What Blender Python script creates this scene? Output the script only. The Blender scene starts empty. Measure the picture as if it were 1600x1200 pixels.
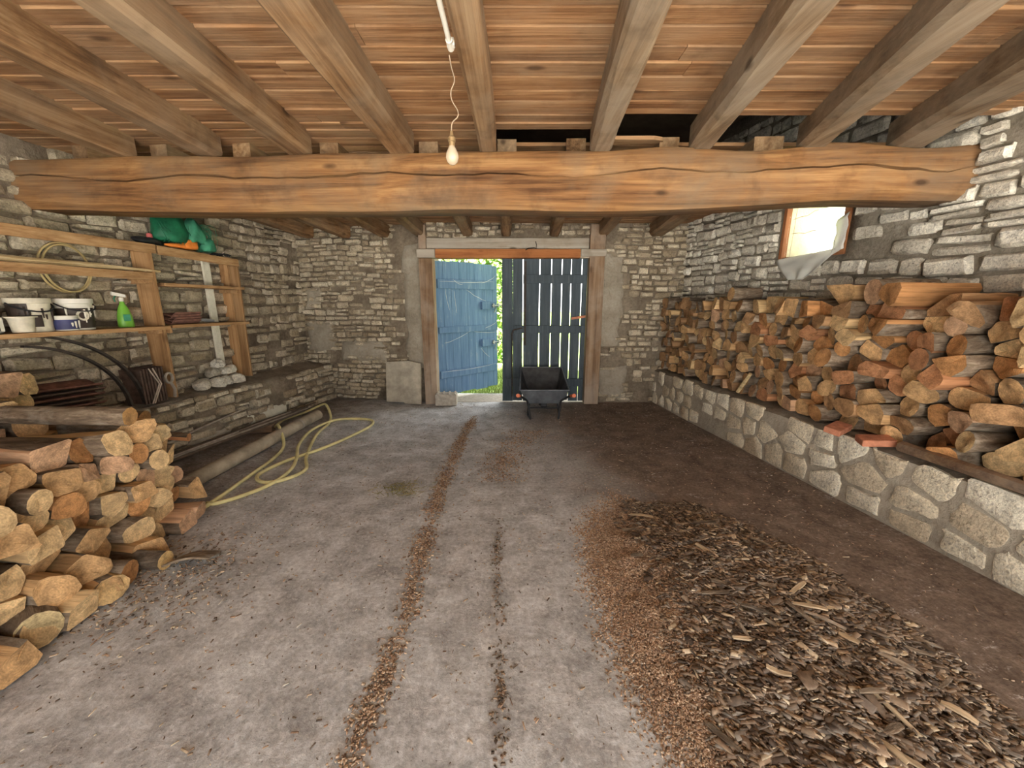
import bpy, math, random
import numpy as np
from mathutils import Vector, Matrix, Euler, noise

# ------------------------------------------------------------------ camera, world, exposure
scene = bpy.context.scene
C = scene.collection
CAM_H = 1.6
PITCH = math.atan(130 / 600.0)
cam_data = bpy.data.cameras.new('camera')
cam_data.sensor_width = 36.0
cam_data.lens = 36.0 * 600.0 / 1600.0
cam_data.clip_start = 0.02
cam = bpy.data.objects.new('camera', cam_data)
cam.location = (0, 0, CAM_H)
cam.rotation_euler = (math.pi / 2 - PITCH, 0, 0)
C.objects.link(cam)
scene.camera = cam

world = bpy.data.worlds.new('overcast_sky')
scene.world = world
world.use_nodes = True
bg = world.node_tree.nodes['Background']
bg.inputs['Color'].default_value = (1.0, 0.995, 0.97, 1)      # even, bright overcast sky
bg.inputs['Strength'].default_value = 3.2

sun_data = bpy.data.lights.new('sun', 'SUN')
sun_data.energy = 42.0
sun_data.angle = math.radians(1.5)
sun_data.color = (1.0, .97, .92)
sun = bpy.data.objects.new('sun', sun_data)
sun.rotation_euler = (math.radians(31), 0, math.radians(-12))   # high behind the camera: lights the yard, not the inside
C.objects.link(sun)

vs = scene.view_settings
vs.view_transform = 'Standard'
vs.look = 'None'
vs.gamma = 1.0
vs.use_curve_mapping = False
vs.exposure = 0.72
scene.cycles.max_bounces = 10
scene.cycles.diffuse_bounces = 6
scene.cycles.use_denoising = True
scene.cycles.sample_clamp_indirect = 8.0


def portal(name, loc, rot, sx, sy):
    """sampling guide for the sky light that comes in through a real opening (gives off no light itself)"""
    l = bpy.data.lights.new(name, 'AREA')
    l.shape = 'RECTANGLE'
    l.size = sx
    l.size_y = sy
    l.cycles.is_portal = True
    o = bpy.data.objects.new(name, l)
    o.location = loc
    o.rotation_euler = rot
    C.objects.link(o)


portal('sky_portal_yard', (0, -1.95, 1.35), (math.pi / 2, 0, 0), 8.2, 2.7)
portal('sky_portal_door', (0, 6.75, 1.15), (-math.pi / 2, 0, 0), 2.6, 2.3)

# ------------------------------------------------------------------ helpers
R = random.Random(11)


def lerp(a, b, t):
    return a + (b - a) * t


def sm(a, b, x):
    t = min(1, max(0, (x - a) / (b - a)))
    return t * t * (3 - 2 * t)


def nz(x, y=0.0, z=0.0):
    return noise.noise(Vector((x, y, z)))


class MB:
    def __init__(s):
        s.v, s.f, s.m = [], [], []

    def add(s, vs_, fs, mi=0):
        o = len(s.v)
        s.v += [tuple(p) for p in vs_]
        for f in fs:
            s.f.append(tuple(i + o for i in f))
            s.m.append(mi)
        return s

    def box(s, c, d, rot=None, mi=0):
        M = Euler(rot).to_matrix() if rot else None
        P = []
        for x in (-.5, .5):
            for y in (-.5, .5):
                for z in (-.5, .5):
                    p = Vector((x * d[0], y * d[1], z * d[2]))
                    if M:
                        p = M @ p
                    P.append(p + Vector(c))
        return s.add(P, [(0, 1, 3, 2), (4, 6, 7, 5), (0, 4, 5, 1), (2, 3, 7, 6), (0, 2, 6, 4), (1, 5, 7, 3)], mi)

    def loft(s, loops, closed=True, caps=True, mi=0, cap_mi=None):
        n = len(loops[0])
        P = [p for l in loops for p in l]
        F = []
        for i in range(len(loops) - 1):
            for j in range(n if closed else n - 1):
                k = (j + 1) % n
                F.append((i * n + j, i * n + k, (i + 1) * n + k, (i + 1) * n + j))
        s.add(P, F, mi)
        if caps:
            o = len(s.v) - len(P)
            s.f.append(tuple(o + i for i in reversed(range(n))))
            s.m.append(mi if cap_mi is None else cap_mi)
            s.f.append(tuple(o + (len(loops) - 1) * n + i for i in range(n)))
            s.m.append(mi if cap_mi is None else cap_mi)
        return s

    def tube(s, pts, r, n=8, mi=0, closed=False, caps=True):
        pts = [Vector(p) for p in pts]
        rs = r if isinstance(r, (list, tuple)) else [r] * len(pts)
        loops = []
        up = None
        N = len(pts)
        for i, p in enumerate(pts):
            if closed:
                t = pts[(i + 1) % N] - pts[i - 1]
            else:
                t = pts[min(i + 1, N - 1)] - pts[max(i - 1, 0)]
            t.normalize()
            if up is None:
                up = Vector((0, 0, 1)) if abs(t.z) < .9 else Vector((1, 0, 0))
            a = t.cross(up)
            if a.length < 1e-5:
                a = t.cross(Vector((1, .3, 0)))
            a.normalize()
            b = a.cross(t)
            up = b
            loops.append([p + (a * math.cos(k * 2 * math.pi / n) + b * math.sin(k * 2 * math.pi / n)) * rs[i] for k in range(n)])
        if closed:
            loops.append(loops[0])
        return s.loft(loops, True, caps and not closed, mi)

    def lathe(s, prof, n=20, c=(0, 0, 0), mi=0):
        loops = [[(c[0] + r * math.cos(k * 2 * math.pi / n), c[1] + r * math.sin(k * 2 * math.pi / n), c[2] + z) for k in range(n)] for r, z in prof]
        return s.loft(loops, True, True, mi)

    def build(s, name, mats, parent=None, loc=None, rot=None, smooth=None, bevel=None, recalc=True):
        me = bpy.data.meshes.new(name)
        me.from_pydata(s.v, [], s.f)
        mats = mats if isinstance(mats, (list, tuple)) else [mats]
        for m in mats:
            me.materials.append(m)
        if len(mats) > 1:
            me.polygons.foreach_set('material_index', s.m)
        if recalc:
            import bmesh
            bm = bmesh.new()
            bm.from_mesh(me)
            bmesh.ops.recalc_face_normals(bm, faces=bm.faces)
            bm.to_mesh(me)
            bm.free()
        if smooth is not None:
            me.polygons.foreach_set('use_smooth', [True] * len(me.polygons))
            if smooth < 180:
                me.set_sharp_from_angle(angle=math.radians(smooth))
        me.update()
        o = bpy.data.objects.new(name, me)
        C.objects.link(o)
        if parent is not None:
            o.parent = parent
        if loc is not None:
            o.location = loc
        if rot is not None:
            o.rotation_euler = rot
        if bevel:
            b = o.modifiers.new('bevel', 'BEVEL')
            b.width = bevel
            b.segments = 2
            b.limit_method = 'ANGLE'
        return o


def tag(o, label=None, cat=None, group=None, kind=None):
    if label:
        o['label'] = label
    if cat:
        o['category'] = cat
    if group:
        o['group'] = group
    if kind:
        o['kind'] = kind
    return o


def thing(name, label, cat, loc=(0, 0, 0), rot=(0, 0, 0), group=None):
    o = bpy.data.objects.new(name, None)
    o.empty_display_size = .1
    o.location = loc
    o.rotation_euler = rot
    C.objects.link(o)
    return tag(o, label, cat, group)


ORD = ['', 'first', 'second', 'third', 'fourth', 'fifth', 'sixth', 'seventh', 'eighth', 'ninth', 'tenth', 'eleventh', 'twelfth']


def ordinal(n):
    if n < len(ORD):
        return ORD[n]
    if n < 20:
        return {13: 'thirteenth', 14: 'fourteenth', 15: 'fifteenth', 16: 'sixteenth', 17: 'seventeenth', 18: 'eighteenth', 19: 'nineteenth'}[n]
    tens = {2: 'twent', 3: 'thirt', 4: 'fort', 5: 'fift'}[n // 10]
    return tens + 'ieth' if n % 10 == 0 else tens + 'y-' + ORD[n % 10]


# ------------------------------------------------------------------ materials
class NT:
    def __init__(s, name):
        s.mat = bpy.data.materials.new(name)
        s.mat.use_nodes = True
        s.t = s.mat.node_tree
        s.p = s.t.nodes['Principled BSDF']
        s.p.inputs['Roughness'].default_value = .85
        s.p.inputs['Specular IOR Level'].default_value = .25

    def n(s, typ, **kw):
        nd = s.t.nodes.new(typ)
        for k, v in kw.items():
            if k in nd.inputs:
                nd.inputs[k].default_value = v
            else:
                setattr(nd, k, v)
        return nd

    def l(s, a, b):
        s.t.links.new(a, b)

    def ramp(s, fac, stops):
        r = s.n('ShaderNodeValToRGB')
        e = r.color_ramp.elements
        while len(e) < len(stops):
            e.new(.5)
        for i, (p, c) in enumerate(stops):
            e[i].position = p
            e[i].color = (c[0], c[1], c[2], 1) if not isinstance(c, (int, float)) else (c, c, c, 1)
        s.l(fac, r.inputs[0])
        return r.outputs[0]

    def mix(s, fac, a, b, mode='MIX'):
        m = s.n('ShaderNodeMix', data_type='RGBA', blend_type=mode)
        for val, i in ((fac, 0), (a, 6), (b, 7)):
            if hasattr(val, 'links'):
                s.l(val, m.inputs[i])
            elif isinstance(val, (int, float)):
                m.inputs[i].default_value = val
            else:
                m.inputs[i].default_value = (val[0], val[1], val[2], 1)
        return m.outputs[2]

    def math(s, op, a, b=None, clamp=False):
        m = s.n('ShaderNodeMath', operation=op, use_clamp=clamp)
        for i, v in enumerate((a, b)):
            if v is None:
                continue
            if hasattr(v, 'links'):
                s.l(v, m.inputs[i])
            else:
                m.inputs[i].default_value = v
        return m.outputs[0]

    def coord(s, kind='pos', scale=(1, 1, 1), rnd=True):
        if kind == 'pos':
            c = s.n('ShaderNodeNewGeometry').outputs['Position']
        else:
            c = s.n('ShaderNodeTexCoord').outputs['Object']
        mp = s.n('ShaderNodeMapping')
        mp.inputs['Scale'].default_value = scale
        s.l(c, mp.inputs['Vector'])
        if rnd:
            oi = s.n('ShaderNodeObjectInfo')
            s.l(s.math('MULTIPLY', oi.outputs['Random'], 37.0), mp.inputs['Location'])
        return mp.outputs[0]

    def noise(s, vec, scale=5, detail=6, rough=.6, dist=0):
        t = s.n('ShaderNodeTexNoise')
        t.inputs['Scale'].default_value = scale
        t.inputs['Detail'].default_value = detail
        t.inputs['Roughness'].default_value = rough
        t.inputs['Distortion'].default_value = dist
        s.l(vec, t.inputs['Vector'])
        return t.outputs['Fac']

    def rnd(s):
        """0..1, different for each object and for each loose piece"""
        a = s.n('ShaderNodeObjectInfo').outputs['Random']
        b = s.n('ShaderNodeNewGeometry').outputs['Random Per Island']
        return s.math('FRACT', s.math('ADD', a, b))

    def col(s, c):
        s.l(c, s.p.inputs['Base Color'])

    def bump(s, h, strength=.5, dist=.01):
        b = s.n('ShaderNodeBump')
        b.inputs['Strength'].default_value = strength
        b.inputs['Distance'].default_value = dist
        s.l(h, b.inputs['Height'])
        s.l(b.outputs[0], s.p.inputs['Normal'])


def plain(name, c, rough=.6, metal=0.0, vary=.25, nscale=14, bump=.15):
    m = NT(name)
    v = m.coord('pos', (1, 1, 1))
    f = m.noise(v, nscale, 5)
    a = tuple(x * (1 - vary) for x in c)
    b = tuple(min(1, x * (1 + vary)) for x in c)
    m.col(m.ramp(f, [(.3, a), (.7, b)]))
    m.p.inputs['Roughness'].default_value = rough
    m.p.inputs['Metallic'].default_value = metal
    if bump:
        m.bump(f, bump, .004)
    return m.mat


def wood(name, axis, dark, mid, light, grey=None, greyamt=.0, gs=1.0, bump=.5, rough=.8, tint=.35, kind='pos', knots=True):
    """axis: stretch direction of the grain"""
    m = NT(name)
    sc = [9.0 * gs] * 3
    sc['xyz'.index(axis)] = .55 * gs
    v = m.coord(kind, tuple(sc))
    f1 = m.noise(v, 1.6, 8, .62, .6)
    sc2 = [60.0 * gs] * 3
    sc2['xyz'.index(axis)] = 1.6 * gs
    v2 = m.coord(kind, tuple(sc2))
    f2 = m.noise(v2, 1.0, 6, .7)
    f = m.math('ADD', m.math('MULTIPLY', f1, .6), m.math('MULTIPLY', f2, .4))
    c = m.ramp(f, [(.36, dark), (.5, mid), (.63, light)])
    r = m.rnd()
    c = m.mix(1.0, c, m.ramp(r, [(0, 1 - tint), (1, 1 + tint * .4)]), 'MULTIPLY')
    vp = m.coord(kind, (1, 1, 1))
    if grey:
        g = m.noise(vp, 1.7, 5, .6, .4)
        c = m.mix(m.ramp(g, [(.40, 0), (.66, greyamt)]), c, grey)
    st = m.noise(vp, 4.3, 4, .6)
    c = m.mix(m.ramp(st, [(.55, 0), (.75, .45)]), c, tuple(x * .55 for x in dark))
    if knots:
        ks = [3.2] * 3
        ks['xyz'.index(axis)] = 1.3
        vo = m.n('ShaderNodeTexVoronoi')
        vo.inputs['Scale'].default_value = 1.3
        m.l(m.coord(kind, tuple(ks)), vo.inputs['Vector'])
        c = m.mix(m.ramp(vo.outputs['Distance'], [(.05, .75), (.12, 0)]), c, tuple(x * .35 for x in dark))
    m.col(c)
    m.p.inputs['Roughness'].default_value = rough
    m.bump(f, bump, .012)
    return m.mat


M = {}
M['plank'] = wood('ceiling_plank_wood', 'x', (.115, .048, .017), (.285, .143, .061), (.43, .248, .118), (.33, .225, .135), .5, 1.0, .9, tint=.25)
M['joist'] = wood('joist_wood', 'y', (.09, .045, .018), (.235, .13, .058), (.385, .25, .13), (.31, .23, .15), .6, .8, .7)
M['joist_pale'] = wood('joist_wood_grey', 'y', (.115, .073, .04), (.25, .168, .096), (.37, .275, .175), (.30, .245, .18), .7, .8, .7)
M['beam'] = wood('beam_wood', 'x', (.075, .032, .012), (.23, .113, .042), (.38, .215, .09), (.185, .13, .08), .75, .6, .8, tint=.0)
M['shelf'] = wood('shelf_wood', 'y', (.22, .11, .045), (.42, .24, .11), (.55, .35, .18), None, 0, .9, .3)
M['shelfz'] = wood('shelf_upright_wood', 'z', (.22, .11, .045), (.40, .225, .10), (.52, .32, .16), None, 0, .9, .3)
M['lath'] = wood('lath_wood', 'y', (.42, .28, .12), (.64, .47, .25), (.76, .60, .36), None, 0, 1, .3, knots=False)
M['post'] = wood('post_wood', 'z', (.16, .09, .05), (.34, .21, .12), (.48, .33, .21), (.45, .39, .32), .5, .8, .8)
M['lintel'] = wood('lintel_orange_wood', 'x', (.20, .065, .02), (.36, .135, .045), (.46, .20, .075), None, 0, .8, .3, tint=.05)
M['lintel_grey'] = wood('lintel_grey_wood', 'x', (.22, .18, .13), (.38, .32, .25), (.50, .44, .36), (.42, .39, .34), .7, .7, .7, tint=.1)
M['oldwood'] = wood('old_dark_wood', 'x', (.09, .05, .03), (.20, .12, .07), (.32, .21, .12), (.3, .25, .2), .5, .8, .9)
M['frame_red'] = wood('window_frame_wood', 'z', (.16, .06, .025), (.30, .12, .05), (.38, .18, .08), None, 0, 1, .3)


def stone_mat(name, lo, mid, hi, mortar, smear=.5, bump=.9, lift=.0):  # last argument raises the dark end of the mottling
    m = NT(name)
    v = m.coord('pos', (1, 1, 1))
    r = m.rnd()
    base = m.ramp(r, [(0, lo), (.45, mid), (1, hi)])
    n1 = m.noise(v, 9, 8, .68)
    base = m.mix(1, base, m.ramp(n1, [(.3, .42 + lift), (.5, .95 + lift * .3), (.72, 1.25)]), 'MULTIPLY')
    vs_ = m.coord('pos', (1, 1, 1), rnd=False)
    n2 = m.noise(vs_, 2.3, 6, .6, .3)
    n2b = m.noise(vs_, 17, 5, .65)
    fac = m.ramp(m.math('ADD', m.math('MULTIPLY', n2, .6), m.math('MULTIPLY', n2b, .4)), [(.5, 0), (.64, smear)])
    base = m.mix(fac, base, mortar)
    spots = m.noise(v, 45, 3, .5)
    base = m.mix(1, base, m.ramp(m.noise(v, 70, 4, .75), [(.35, .7), (.62, 1.12)]), 'MULTIPLY')
    base = m.mix(m.ramp(spots, [(.60, 0), (.68, .6)]), base, tuple(x * .4 for x in lo))
    m.col(base)
    h = m.math('ADD', m.math('MULTIPLY', n1, 1.0), m.math('MULTIPLY', m.noise(v, 38, 5, .7), .4))
    m.bump(h, bump, .03)
    m.p.inputs['Roughness'].default_value = .95
    return m.mat


MORT = (.27, .225, .17)
M['stone'] = stone_mat('limestone', (.36, .285, .19), (.56, .47, .335), (.74, .66, .51), MORT, .6)
M['stone_dark'] = stone_mat('limestone_dusty', (.36, .29, .19), (.54, .46, .33), (.68, .60, .46), (.24, .20, .14), .5)
M['stone_grey'] = stone_mat('limestone_pale_grey', (.50, .455, .37), (.73, .68, .57), (.85, .81, .70), (.36, .33, .275), .4, lift=.12)
M['stone_kerb'] = stone_mat('limestone_kerb', (.60, .50, .36), (.80, .71, .54), (.90, .84, .69), (.46, .405, .32), .35, lift=.3)


def mortar_mat(name, a, b, c):
    m = NT(name)
    v = m.coord('pos', (1, 1, 1), rnd=False)
    f = m.noise(v, 3.1, 8, .65)
    g = m.noise(v, 26, 6, .7)
    col = m.ramp(m.math('ADD', m.math('MULTIPLY', f, .65), m.math('MULTIPLY', g, .35)), [(.36, a), (.5, b), (.64, c)])
    m.col(col)
    m.bump(m.math('ADD', f, m.math('MULTIPLY', g, .6)), .9, .03)
    m.p.inputs['Roughness'].default_value = .95
    return m.mat


M['mortar'] = mortar_mat('lime_mortar', (.10, .075, .05), (.20, .16, .115), (.33, .275, .205))
M['mortar_grey'] = mortar_mat('grey_mortar', (.14, .12, .09), (.235, .205, .16), (.36, .325, .265))
M['cement'] = mortar_mat('cement_render', (.24, .205, .155), (.34, .295, .23), (.43, .385, .31))
M['cement_pale'] = mortar_mat('pale_pointing', (.30, .26, .20), (.42, .37, .295), (.53, .48, .39))
M['plaster'] = mortar_mat('pale_window_plaster', (.60, .57, .46), (.70, .67, .55), (.78, .75, .63))
M['render'] = mortar_mat('ledge_dirt', (.16, .125, .09), (.27, .22, .165), (.36, .31, .245))


def floor_mat():
    m = NT('dusty_concrete')
    v = m.coord('pos', (1, 1, 1), rnd=False)
    big = m.noise(v, .9, 7, .62, .5)
    mid = m.noise(v, 4.5, 8, .7, .4)
    fine = m.noise(v, 38, 6, .75)
    stk = m.noise(m.coord('pos', (2.2, 9, 1), rnd=False), 1.2, 7, .7, 1.2)
    f = m.math('ADD', m.math('MULTIPLY', mid, .55), m.math('MULTIPLY', fine, .45))
    conc = m.ramp(f, [(.36, (.27, .262, .255)), (.46, (.42, .42, .418)), (.54, (.57, .578, .585)), (.62, (.75, .762, .77))])
    # earth trodden over the slab: right-hand side, far right, strip by the left ledge
    sx = m.n('ShaderNodeSeparateXYZ')
    m.l(m.n('ShaderNodeNewGeometry').outputs['Position'], sx.inputs[0])
    X, Y = sx.outputs[0], sx.outputs[1]
    wob = m.math('MULTIPLY', m.math('SUBTRACT', big, .5), 1.5)
    wob2 = m.math('MULTIPLY', m.math('SUBTRACT', mid, .5), .8)
    xx = m.math('ADD', m.math('ADD', X, wob), wob2)
    e = m.n('ShaderNodeMapRange', interpolation_type='SMOOTHSTEP')
    e.inputs[1].default_value = .35
    e.inputs[2].default_value = 1.5
    yb = m.math('MULTIPLY', m.math('SUBTRACT', Y, 2.2, False), .22)
    m.l(m.math('ADD', xx, yb), e.inputs[0])
    e2 = m.n('ShaderNodeMapRange', interpolation_type='SMOOTHSTEP')
    e2.inputs[1].default_value = -1.9
    e2.inputs[2].default_value = -3.0
    m.l(m.math('ADD', xx, 0.0), e2.inputs[0])
    e2o = m.math('MULTIPLY', e2.outputs[0], .75)
    d = m.math('MAXIMUM', e.outputs[0], e2o)
    patch = m.ramp(m.math('ADD', m.math('MULTIPLY', big, .5), m.math('MULTIPLY', stk, .5)), [(.48, 0), (.64, .42)])
    d = m.math('MAXIMUM', d, patch)
    earth = m.ramp(m.math('ADD', m.math('MULTIPLY', mid, .5), m.math('MULTIPLY', fine, .5)),
                   [(.38, (.088, .06, .043)), (.5, (.175, .127, .094)), (.62, (.29, .222, .17))])
    c = m.mix(m.math('MULTIPLY', d, .95), conc, earth)
    # worn pale lime streaks
    c = m.mix(m.ramp(m.math('ADD', m.math('MULTIPLY', stk, .6), m.math('MULTIPLY', fine, .4)), [(.57, 0), (.65, .7)]), c, (.72, .715, .70))
    # small dark flecks
    fl = m.noise(v, 70, 2, .5)
    c = m.mix(m.ramp(fl, [(.68, 0), (.75, .6)]), c, (.09, .07, .05))
    m.col(c)
    m.bump(m.math('ADD', f, m.math('MULTIPLY', fine, .5)), .55, .012)
    m.p.inputs['Roughness'].default_value = .92
    return m.mat


M['floor'] = floor_mat()


def paint_mat(name, a, b, wear):
    m = NT(name)
    v = m.coord('pos', (14, 14, 1.2))
    f = m.noise(v, 1.4, 7, .65)
    vp = m.coord('pos', (1, 1, 1))
    g = m.noise(vp, 6, 7, .7)
    c = m.ramp(f, [(.35, a), (.65, b)])
    c = m.mix(m.ramp(m.rnd(), [(0, .0), (1, .25)]), c, tuple(x * .6 for x in a))
    c = m.mix(m.ramp(m.math('ADD', m.math('MULTIPLY', f, .5), m.math('MULTIPLY', g, .5)), [(.56, 0), (.66, .55)]), c, wear)
    m.col(c)
    m.bump(f, .4, .008)
    m.p.inputs['Roughness'].default_value = .7
    return m.mat


M['blue'] = paint_mat('weathered_blue_paint_daylit', (.085, .165, .29), (.155, .26, .41), (.30, .36, .41))  # door paint with the open leaf's daylight put into the colour
M['blue_shaded'] = paint_mat('weathered_blue_paint_shaded', (.048, .064, .078), (.08, .104, .122), (.13, .14, .13))  # same door paint, the closed leaf's shade put into the colour


def log_mats():
    # cut and split faces: colour of each log on the object, rings and grain procedural
    out = {}
    m = NT('log_end_grain')
    v = m.coord('obj', (1, 1, 1))
    w = m.n('ShaderNodeTexWave', wave_type='RINGS', rings_direction='X')
    w.inputs['Scale'].default_value = 30
    w.inputs['Distortion'].default_value = 3
    w.inputs['Detail'].default_value = 3
    m.l(m.coord('obj', (1, 1, 1), rnd=False), w.inputs['Vector'])
    oc = m.n('ShaderNodeObjectInfo').outputs['Color']
    n = m.noise(v, 22, 6, .65)
    c = m.mix(1, oc, m.ramp(w.outputs['Fac'], [(0, .90), (1, 1.04)]), 'MULTIPLY')
    n_f = m.noise(m.coord('obj', (1, 1, 1)), 90, 4, .7)
    c = m.mix(1, c, m.ramp(n, [(.3, .55), (.6, 1.12)]), 'MULTIPLY')
    c = m.mix(1, c, m.ramp(n_f, [(.35, .72), (.62, 1.08)]), 'MULTIPLY')
    n3 = m.noise(v, 7, 4, .6)
    c = m.mix(m.ramp(n3, [(.55, 0), (.75, .5)]), c, (.16, .10, .06))
    m.col(c)
    m.bump(n, .5, .008)
    out['end'] = m.mat
    m = NT('log_split_face')
    v = m.coord('obj', (1.2, 22, 22))
    f = m.noise(v, 1.5, 7, .65, .4)
    oc = m.n('ShaderNodeObjectInfo').outputs['Color']
    c = m.mix(1, oc, m.ramp(f, [(.3, .45), (.6, 1.0), (.75, 1.15)]), 'MULTIPLY')
    m.col(c)
    m.bump(f, .8, .01)
    out['split'] = m.mat
    m = NT('log_bark')
    v = m.coord('obj', (4, 15, 15))
    f = m.noise(v, 1.7, 8, .7, .5)
    g = m.noise(m.coord('obj', (1, 1, 1)), 9, 5, .6)
    c = m.ramp(f, [(.3, (.06, .042, .028)), (.5, (.17, .125, .085)), (.68, (.33, .265, .195))])
    c = m.mix(m.ramp(g, [(.55, 0), (.7, .5)]), c, (.36, .32, .26))
    c = m.mix(1, c, m.ramp(m.n('ShaderNodeObjectInfo').outputs['Random'], [(0, .7), (1, 1.45)]), 'MULTIPLY')
    m.col(c)
    m.bump(f, 1.0, .016)
    m.p.inputs['Roughness'].default_value = .95
    out['bark'] = m.mat
    return out


LM = log_mats()


def attr_mat(name, rough=.9):
    m = NT(name)
    a = m.n('ShaderNodeVertexColor')
    a.layer_name = 'col'
    v = m.coord('pos', (1, 1, 1), rnd=False)
    m.col(m.mix(1, a.outputs['Color'], m.ramp(m.noise(v, 60, 4, .6), [(.3, .65), (.7, 1.15)]), 'MULTIPLY'))
    m.p.inputs['Roughness'].default_value = rough
    return m.mat


M['chip'] = attr_mat('wood_chips')
M['leafattr'] = attr_mat('leaf_green', .6)
M['tile'] = plain('roof_tile_clay', (.20, .095, .07), .9, 0, .45, 18, .4)
M['tile_dark'] = plain('dark_roof_tile', (.115, .075, .058), .9, 0, .45, 16, .4)
M['brick'] = plain('red_brick', (.46, .19, .11), .9, 0, .3, 22, .4)
M['iron'] = plain('rusty_dark_iron', (.055, .043, .036), .75, .3, .4, 30, .3)
M['black'] = plain('black_plastic', (.022, .022, .024), .5, 0, .3, 20, .1)
M['barrow'] = plain('dark_grey_tray', (.11, .118, .13), .45, .2, .35, 9, .1)
M['barrow_in'] = plain('dark_tray_inside', (.045, .045, .046), .7, 0, .5, 7, .2)  # darker grey for the inner faces of the tray
M['grip'] = plain('red_orange_grip', (.62, .17, .08), .5, 0, .15, 20, .05)
M['hose'] = plain('yellow_hose', (.64, .56, .27), .5, 0, .22, 6, .05)
M['hose_red'] = plain('red_hose_nozzle', (.45, .08, .07), .5, 0, .2, 20, .05)
M['pipe'] = plain('dusty_cement_pipe', (.33, .275, .20), .9, 0, .35, 7, .5)
M['rod'] = plain('weathered_rod', (.36, .31, .25), .85, 0, .35, 12, .3)
M['rod_dark'] = plain('rusted_rod', (.15, .115, .085), .85, .2, .35, 12, .3)
M['white'] = plain('white_plastic', (.72, .69, .60), .45, 0, .12, 8, .05)
M['cream'] = plain('dirty_white_plastic', (.62, .57, .45), .55, 0, .25, 11, .05)
M['label_dark'] = plain('dark_brown_label', (.045, .032, .026), .5, 0, .3, 9, .0)
M['label_blue'] = plain('blue_label', (.05, .055, .14), .5, 0, .2, 9, .0)
M['tin'] = plain('tin_can', (.42, .42, .41), .35, .8, .25, 9, .05)
M['green_bottle'] = plain('green_bottle', (.17, .42, .05), .35, 0, .15, 6, .0)
M['net'] = plain('green_plastic_net', (.014, .125, .062), .55, 0, .5, 9, .4)
M['net2'] = plain('pale_green_net', (.045, .22, .13), .55, 0, .4, 9, .4)
M['orange'] = plain('orange_cloth', (.66, .20, .035), .7, 0, .35, 9, .4)
M['pink'] = plain('red_pink_plastic', (.55, .13, .12), .5, 0, .2, 9, .0)
M['coil'] = plain('tan_hose', (.42, .32, .15), .6, 0, .25, 6, .05)
M['twine'] = plain('pale_twine', (.55, .45, .36), .8, 0, .25, 20, .1)
M['conduit'] = plain('white_conduit', (.74, .70, .60), .5, 0, .12, 9, .05)
M['cable'] = plain('grey_cable', (.30, .22, .15), .7, 0, .2, 9, .0)
M['brass'] = plain('aged_brass', (.44, .31, .16), .4, .7, .2, 9, .05)
M['block'] = plain('concrete_block', (.40, .36, .30), .95, 0, .25, 22, .6)
M['slab'] = plain('cement_board', (.40, .355, .28), .95, 0, .3, 8, .5)
M['galv'] = plain('dull_metal', (.30, .31, .32), .45, .6, .25, 12, .1)
M['web'] = plain('cobweb', (.62, .63, .62), .9, 0, .1, 5, .0)
M['turf'] = plain('grass_ground', (.26, .36, .10), .95, 0, .4, 9, .5)  # one grass green for all the ground beyond the door
M['gravel'] = plain('pale_gravel', (.54, .52, .48), .95, 0, .3, 30, .6)
M['roofing'] = plain('roof_underside', (.13, .09, .06), .95, 0, .3, 5, .2)


def sheet_mat():
    m = NT('cloudy_plastic_sheet')
    v = m.coord('pos', (1, 1, 1), rnd=False)
    m.p.inputs['Base Color'].default_value = (.82, .82, .78, 1)
    m.p.inputs['Roughness'].default_value = .3
    tr = m.n('ShaderNodeBsdfTranslucent')
    tr.inputs[0].default_value = (.9, .9, .86, 1)
    mx = m.n('ShaderNodeMixShader')
    mx.inputs[0].default_value = .5
    m.l(m.p.outputs[0], mx.inputs[1])
    m.l(tr.outputs[0], mx.inputs[2])
    m.l(mx.outputs[0], m.t.nodes['Material Output'].inputs[0])
    m.bump(m.noise(v, 12, 4, .6), .4, .01)
    return m.mat


def glass_mat(name, fac=.12, tint=(1, 1, 1)):
    m = NT(name)
    tr = m.n('ShaderNodeBsdfTransparent')
    tr.inputs[0].default_value = (*tint, 1)
    gl = m.n('ShaderNodeBsdfGlossy')
    gl.inputs['Roughness'].default_value = .06
    mx = m.n('ShaderNodeMixShader')
    mx.inputs[0].default_value = fac
    m.l(tr.outputs[0], mx.inputs[1])
    m.l(gl.outputs[0], mx.inputs[2])
    m.l(mx.outputs[0], m.t.nodes['Material Output'].inputs[0])
    return m.mat


M['sheet'] = sheet_mat()
M['glass'] = glass_mat('dusty_window_glass', .06, (.97, .97, .90))


def bulb_mat():
    m = NT('frosted_bulb_glass')
    m.p.inputs['Base Color'].default_value = (.62, .52, .38, 1)
    m.p.inputs['Roughness'].default_value = .15
    m.p.inputs['Specular IOR Level'].default_value = .6
    tr = m.n('ShaderNodeBsdfTransparent')
    mx = m.n('ShaderNodeMixShader')
    mx.inputs[0].default_value = .45
    m.l(m.p.outputs[0], mx.inputs[1])
    m.l(tr.outputs[0], mx.inputs[2])
    m.l(mx.outputs[0], m.t.nodes['Material Output'].inputs[0])
    return m.mat


M['bulb'] = bulb_mat()


# ------------------------------------------------------------------ plan of the barn
def WL(y):   # left wall
    return -3.385 - .1486 * (6.35 - y)


def BL(y):   # front of the left stone ledge
    return -2.98 - .214 * (6.25 - y)


def WR(y):   # right wall
    return 2.60 + .2367 * (6.0 - y)


def KR(y):   # front of the right stone ledge
    return 2.26 + .137 * (6.0 - y)


def CZ(y):   # underside of the ceiling boards
    return 2.84 if y < 3.1 else 2.84 - .045 * (y - 3.1)


REAR = -1.9
ATTIC = 3.75
LEDGE_R = .55
LEDGE_L = .60


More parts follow.
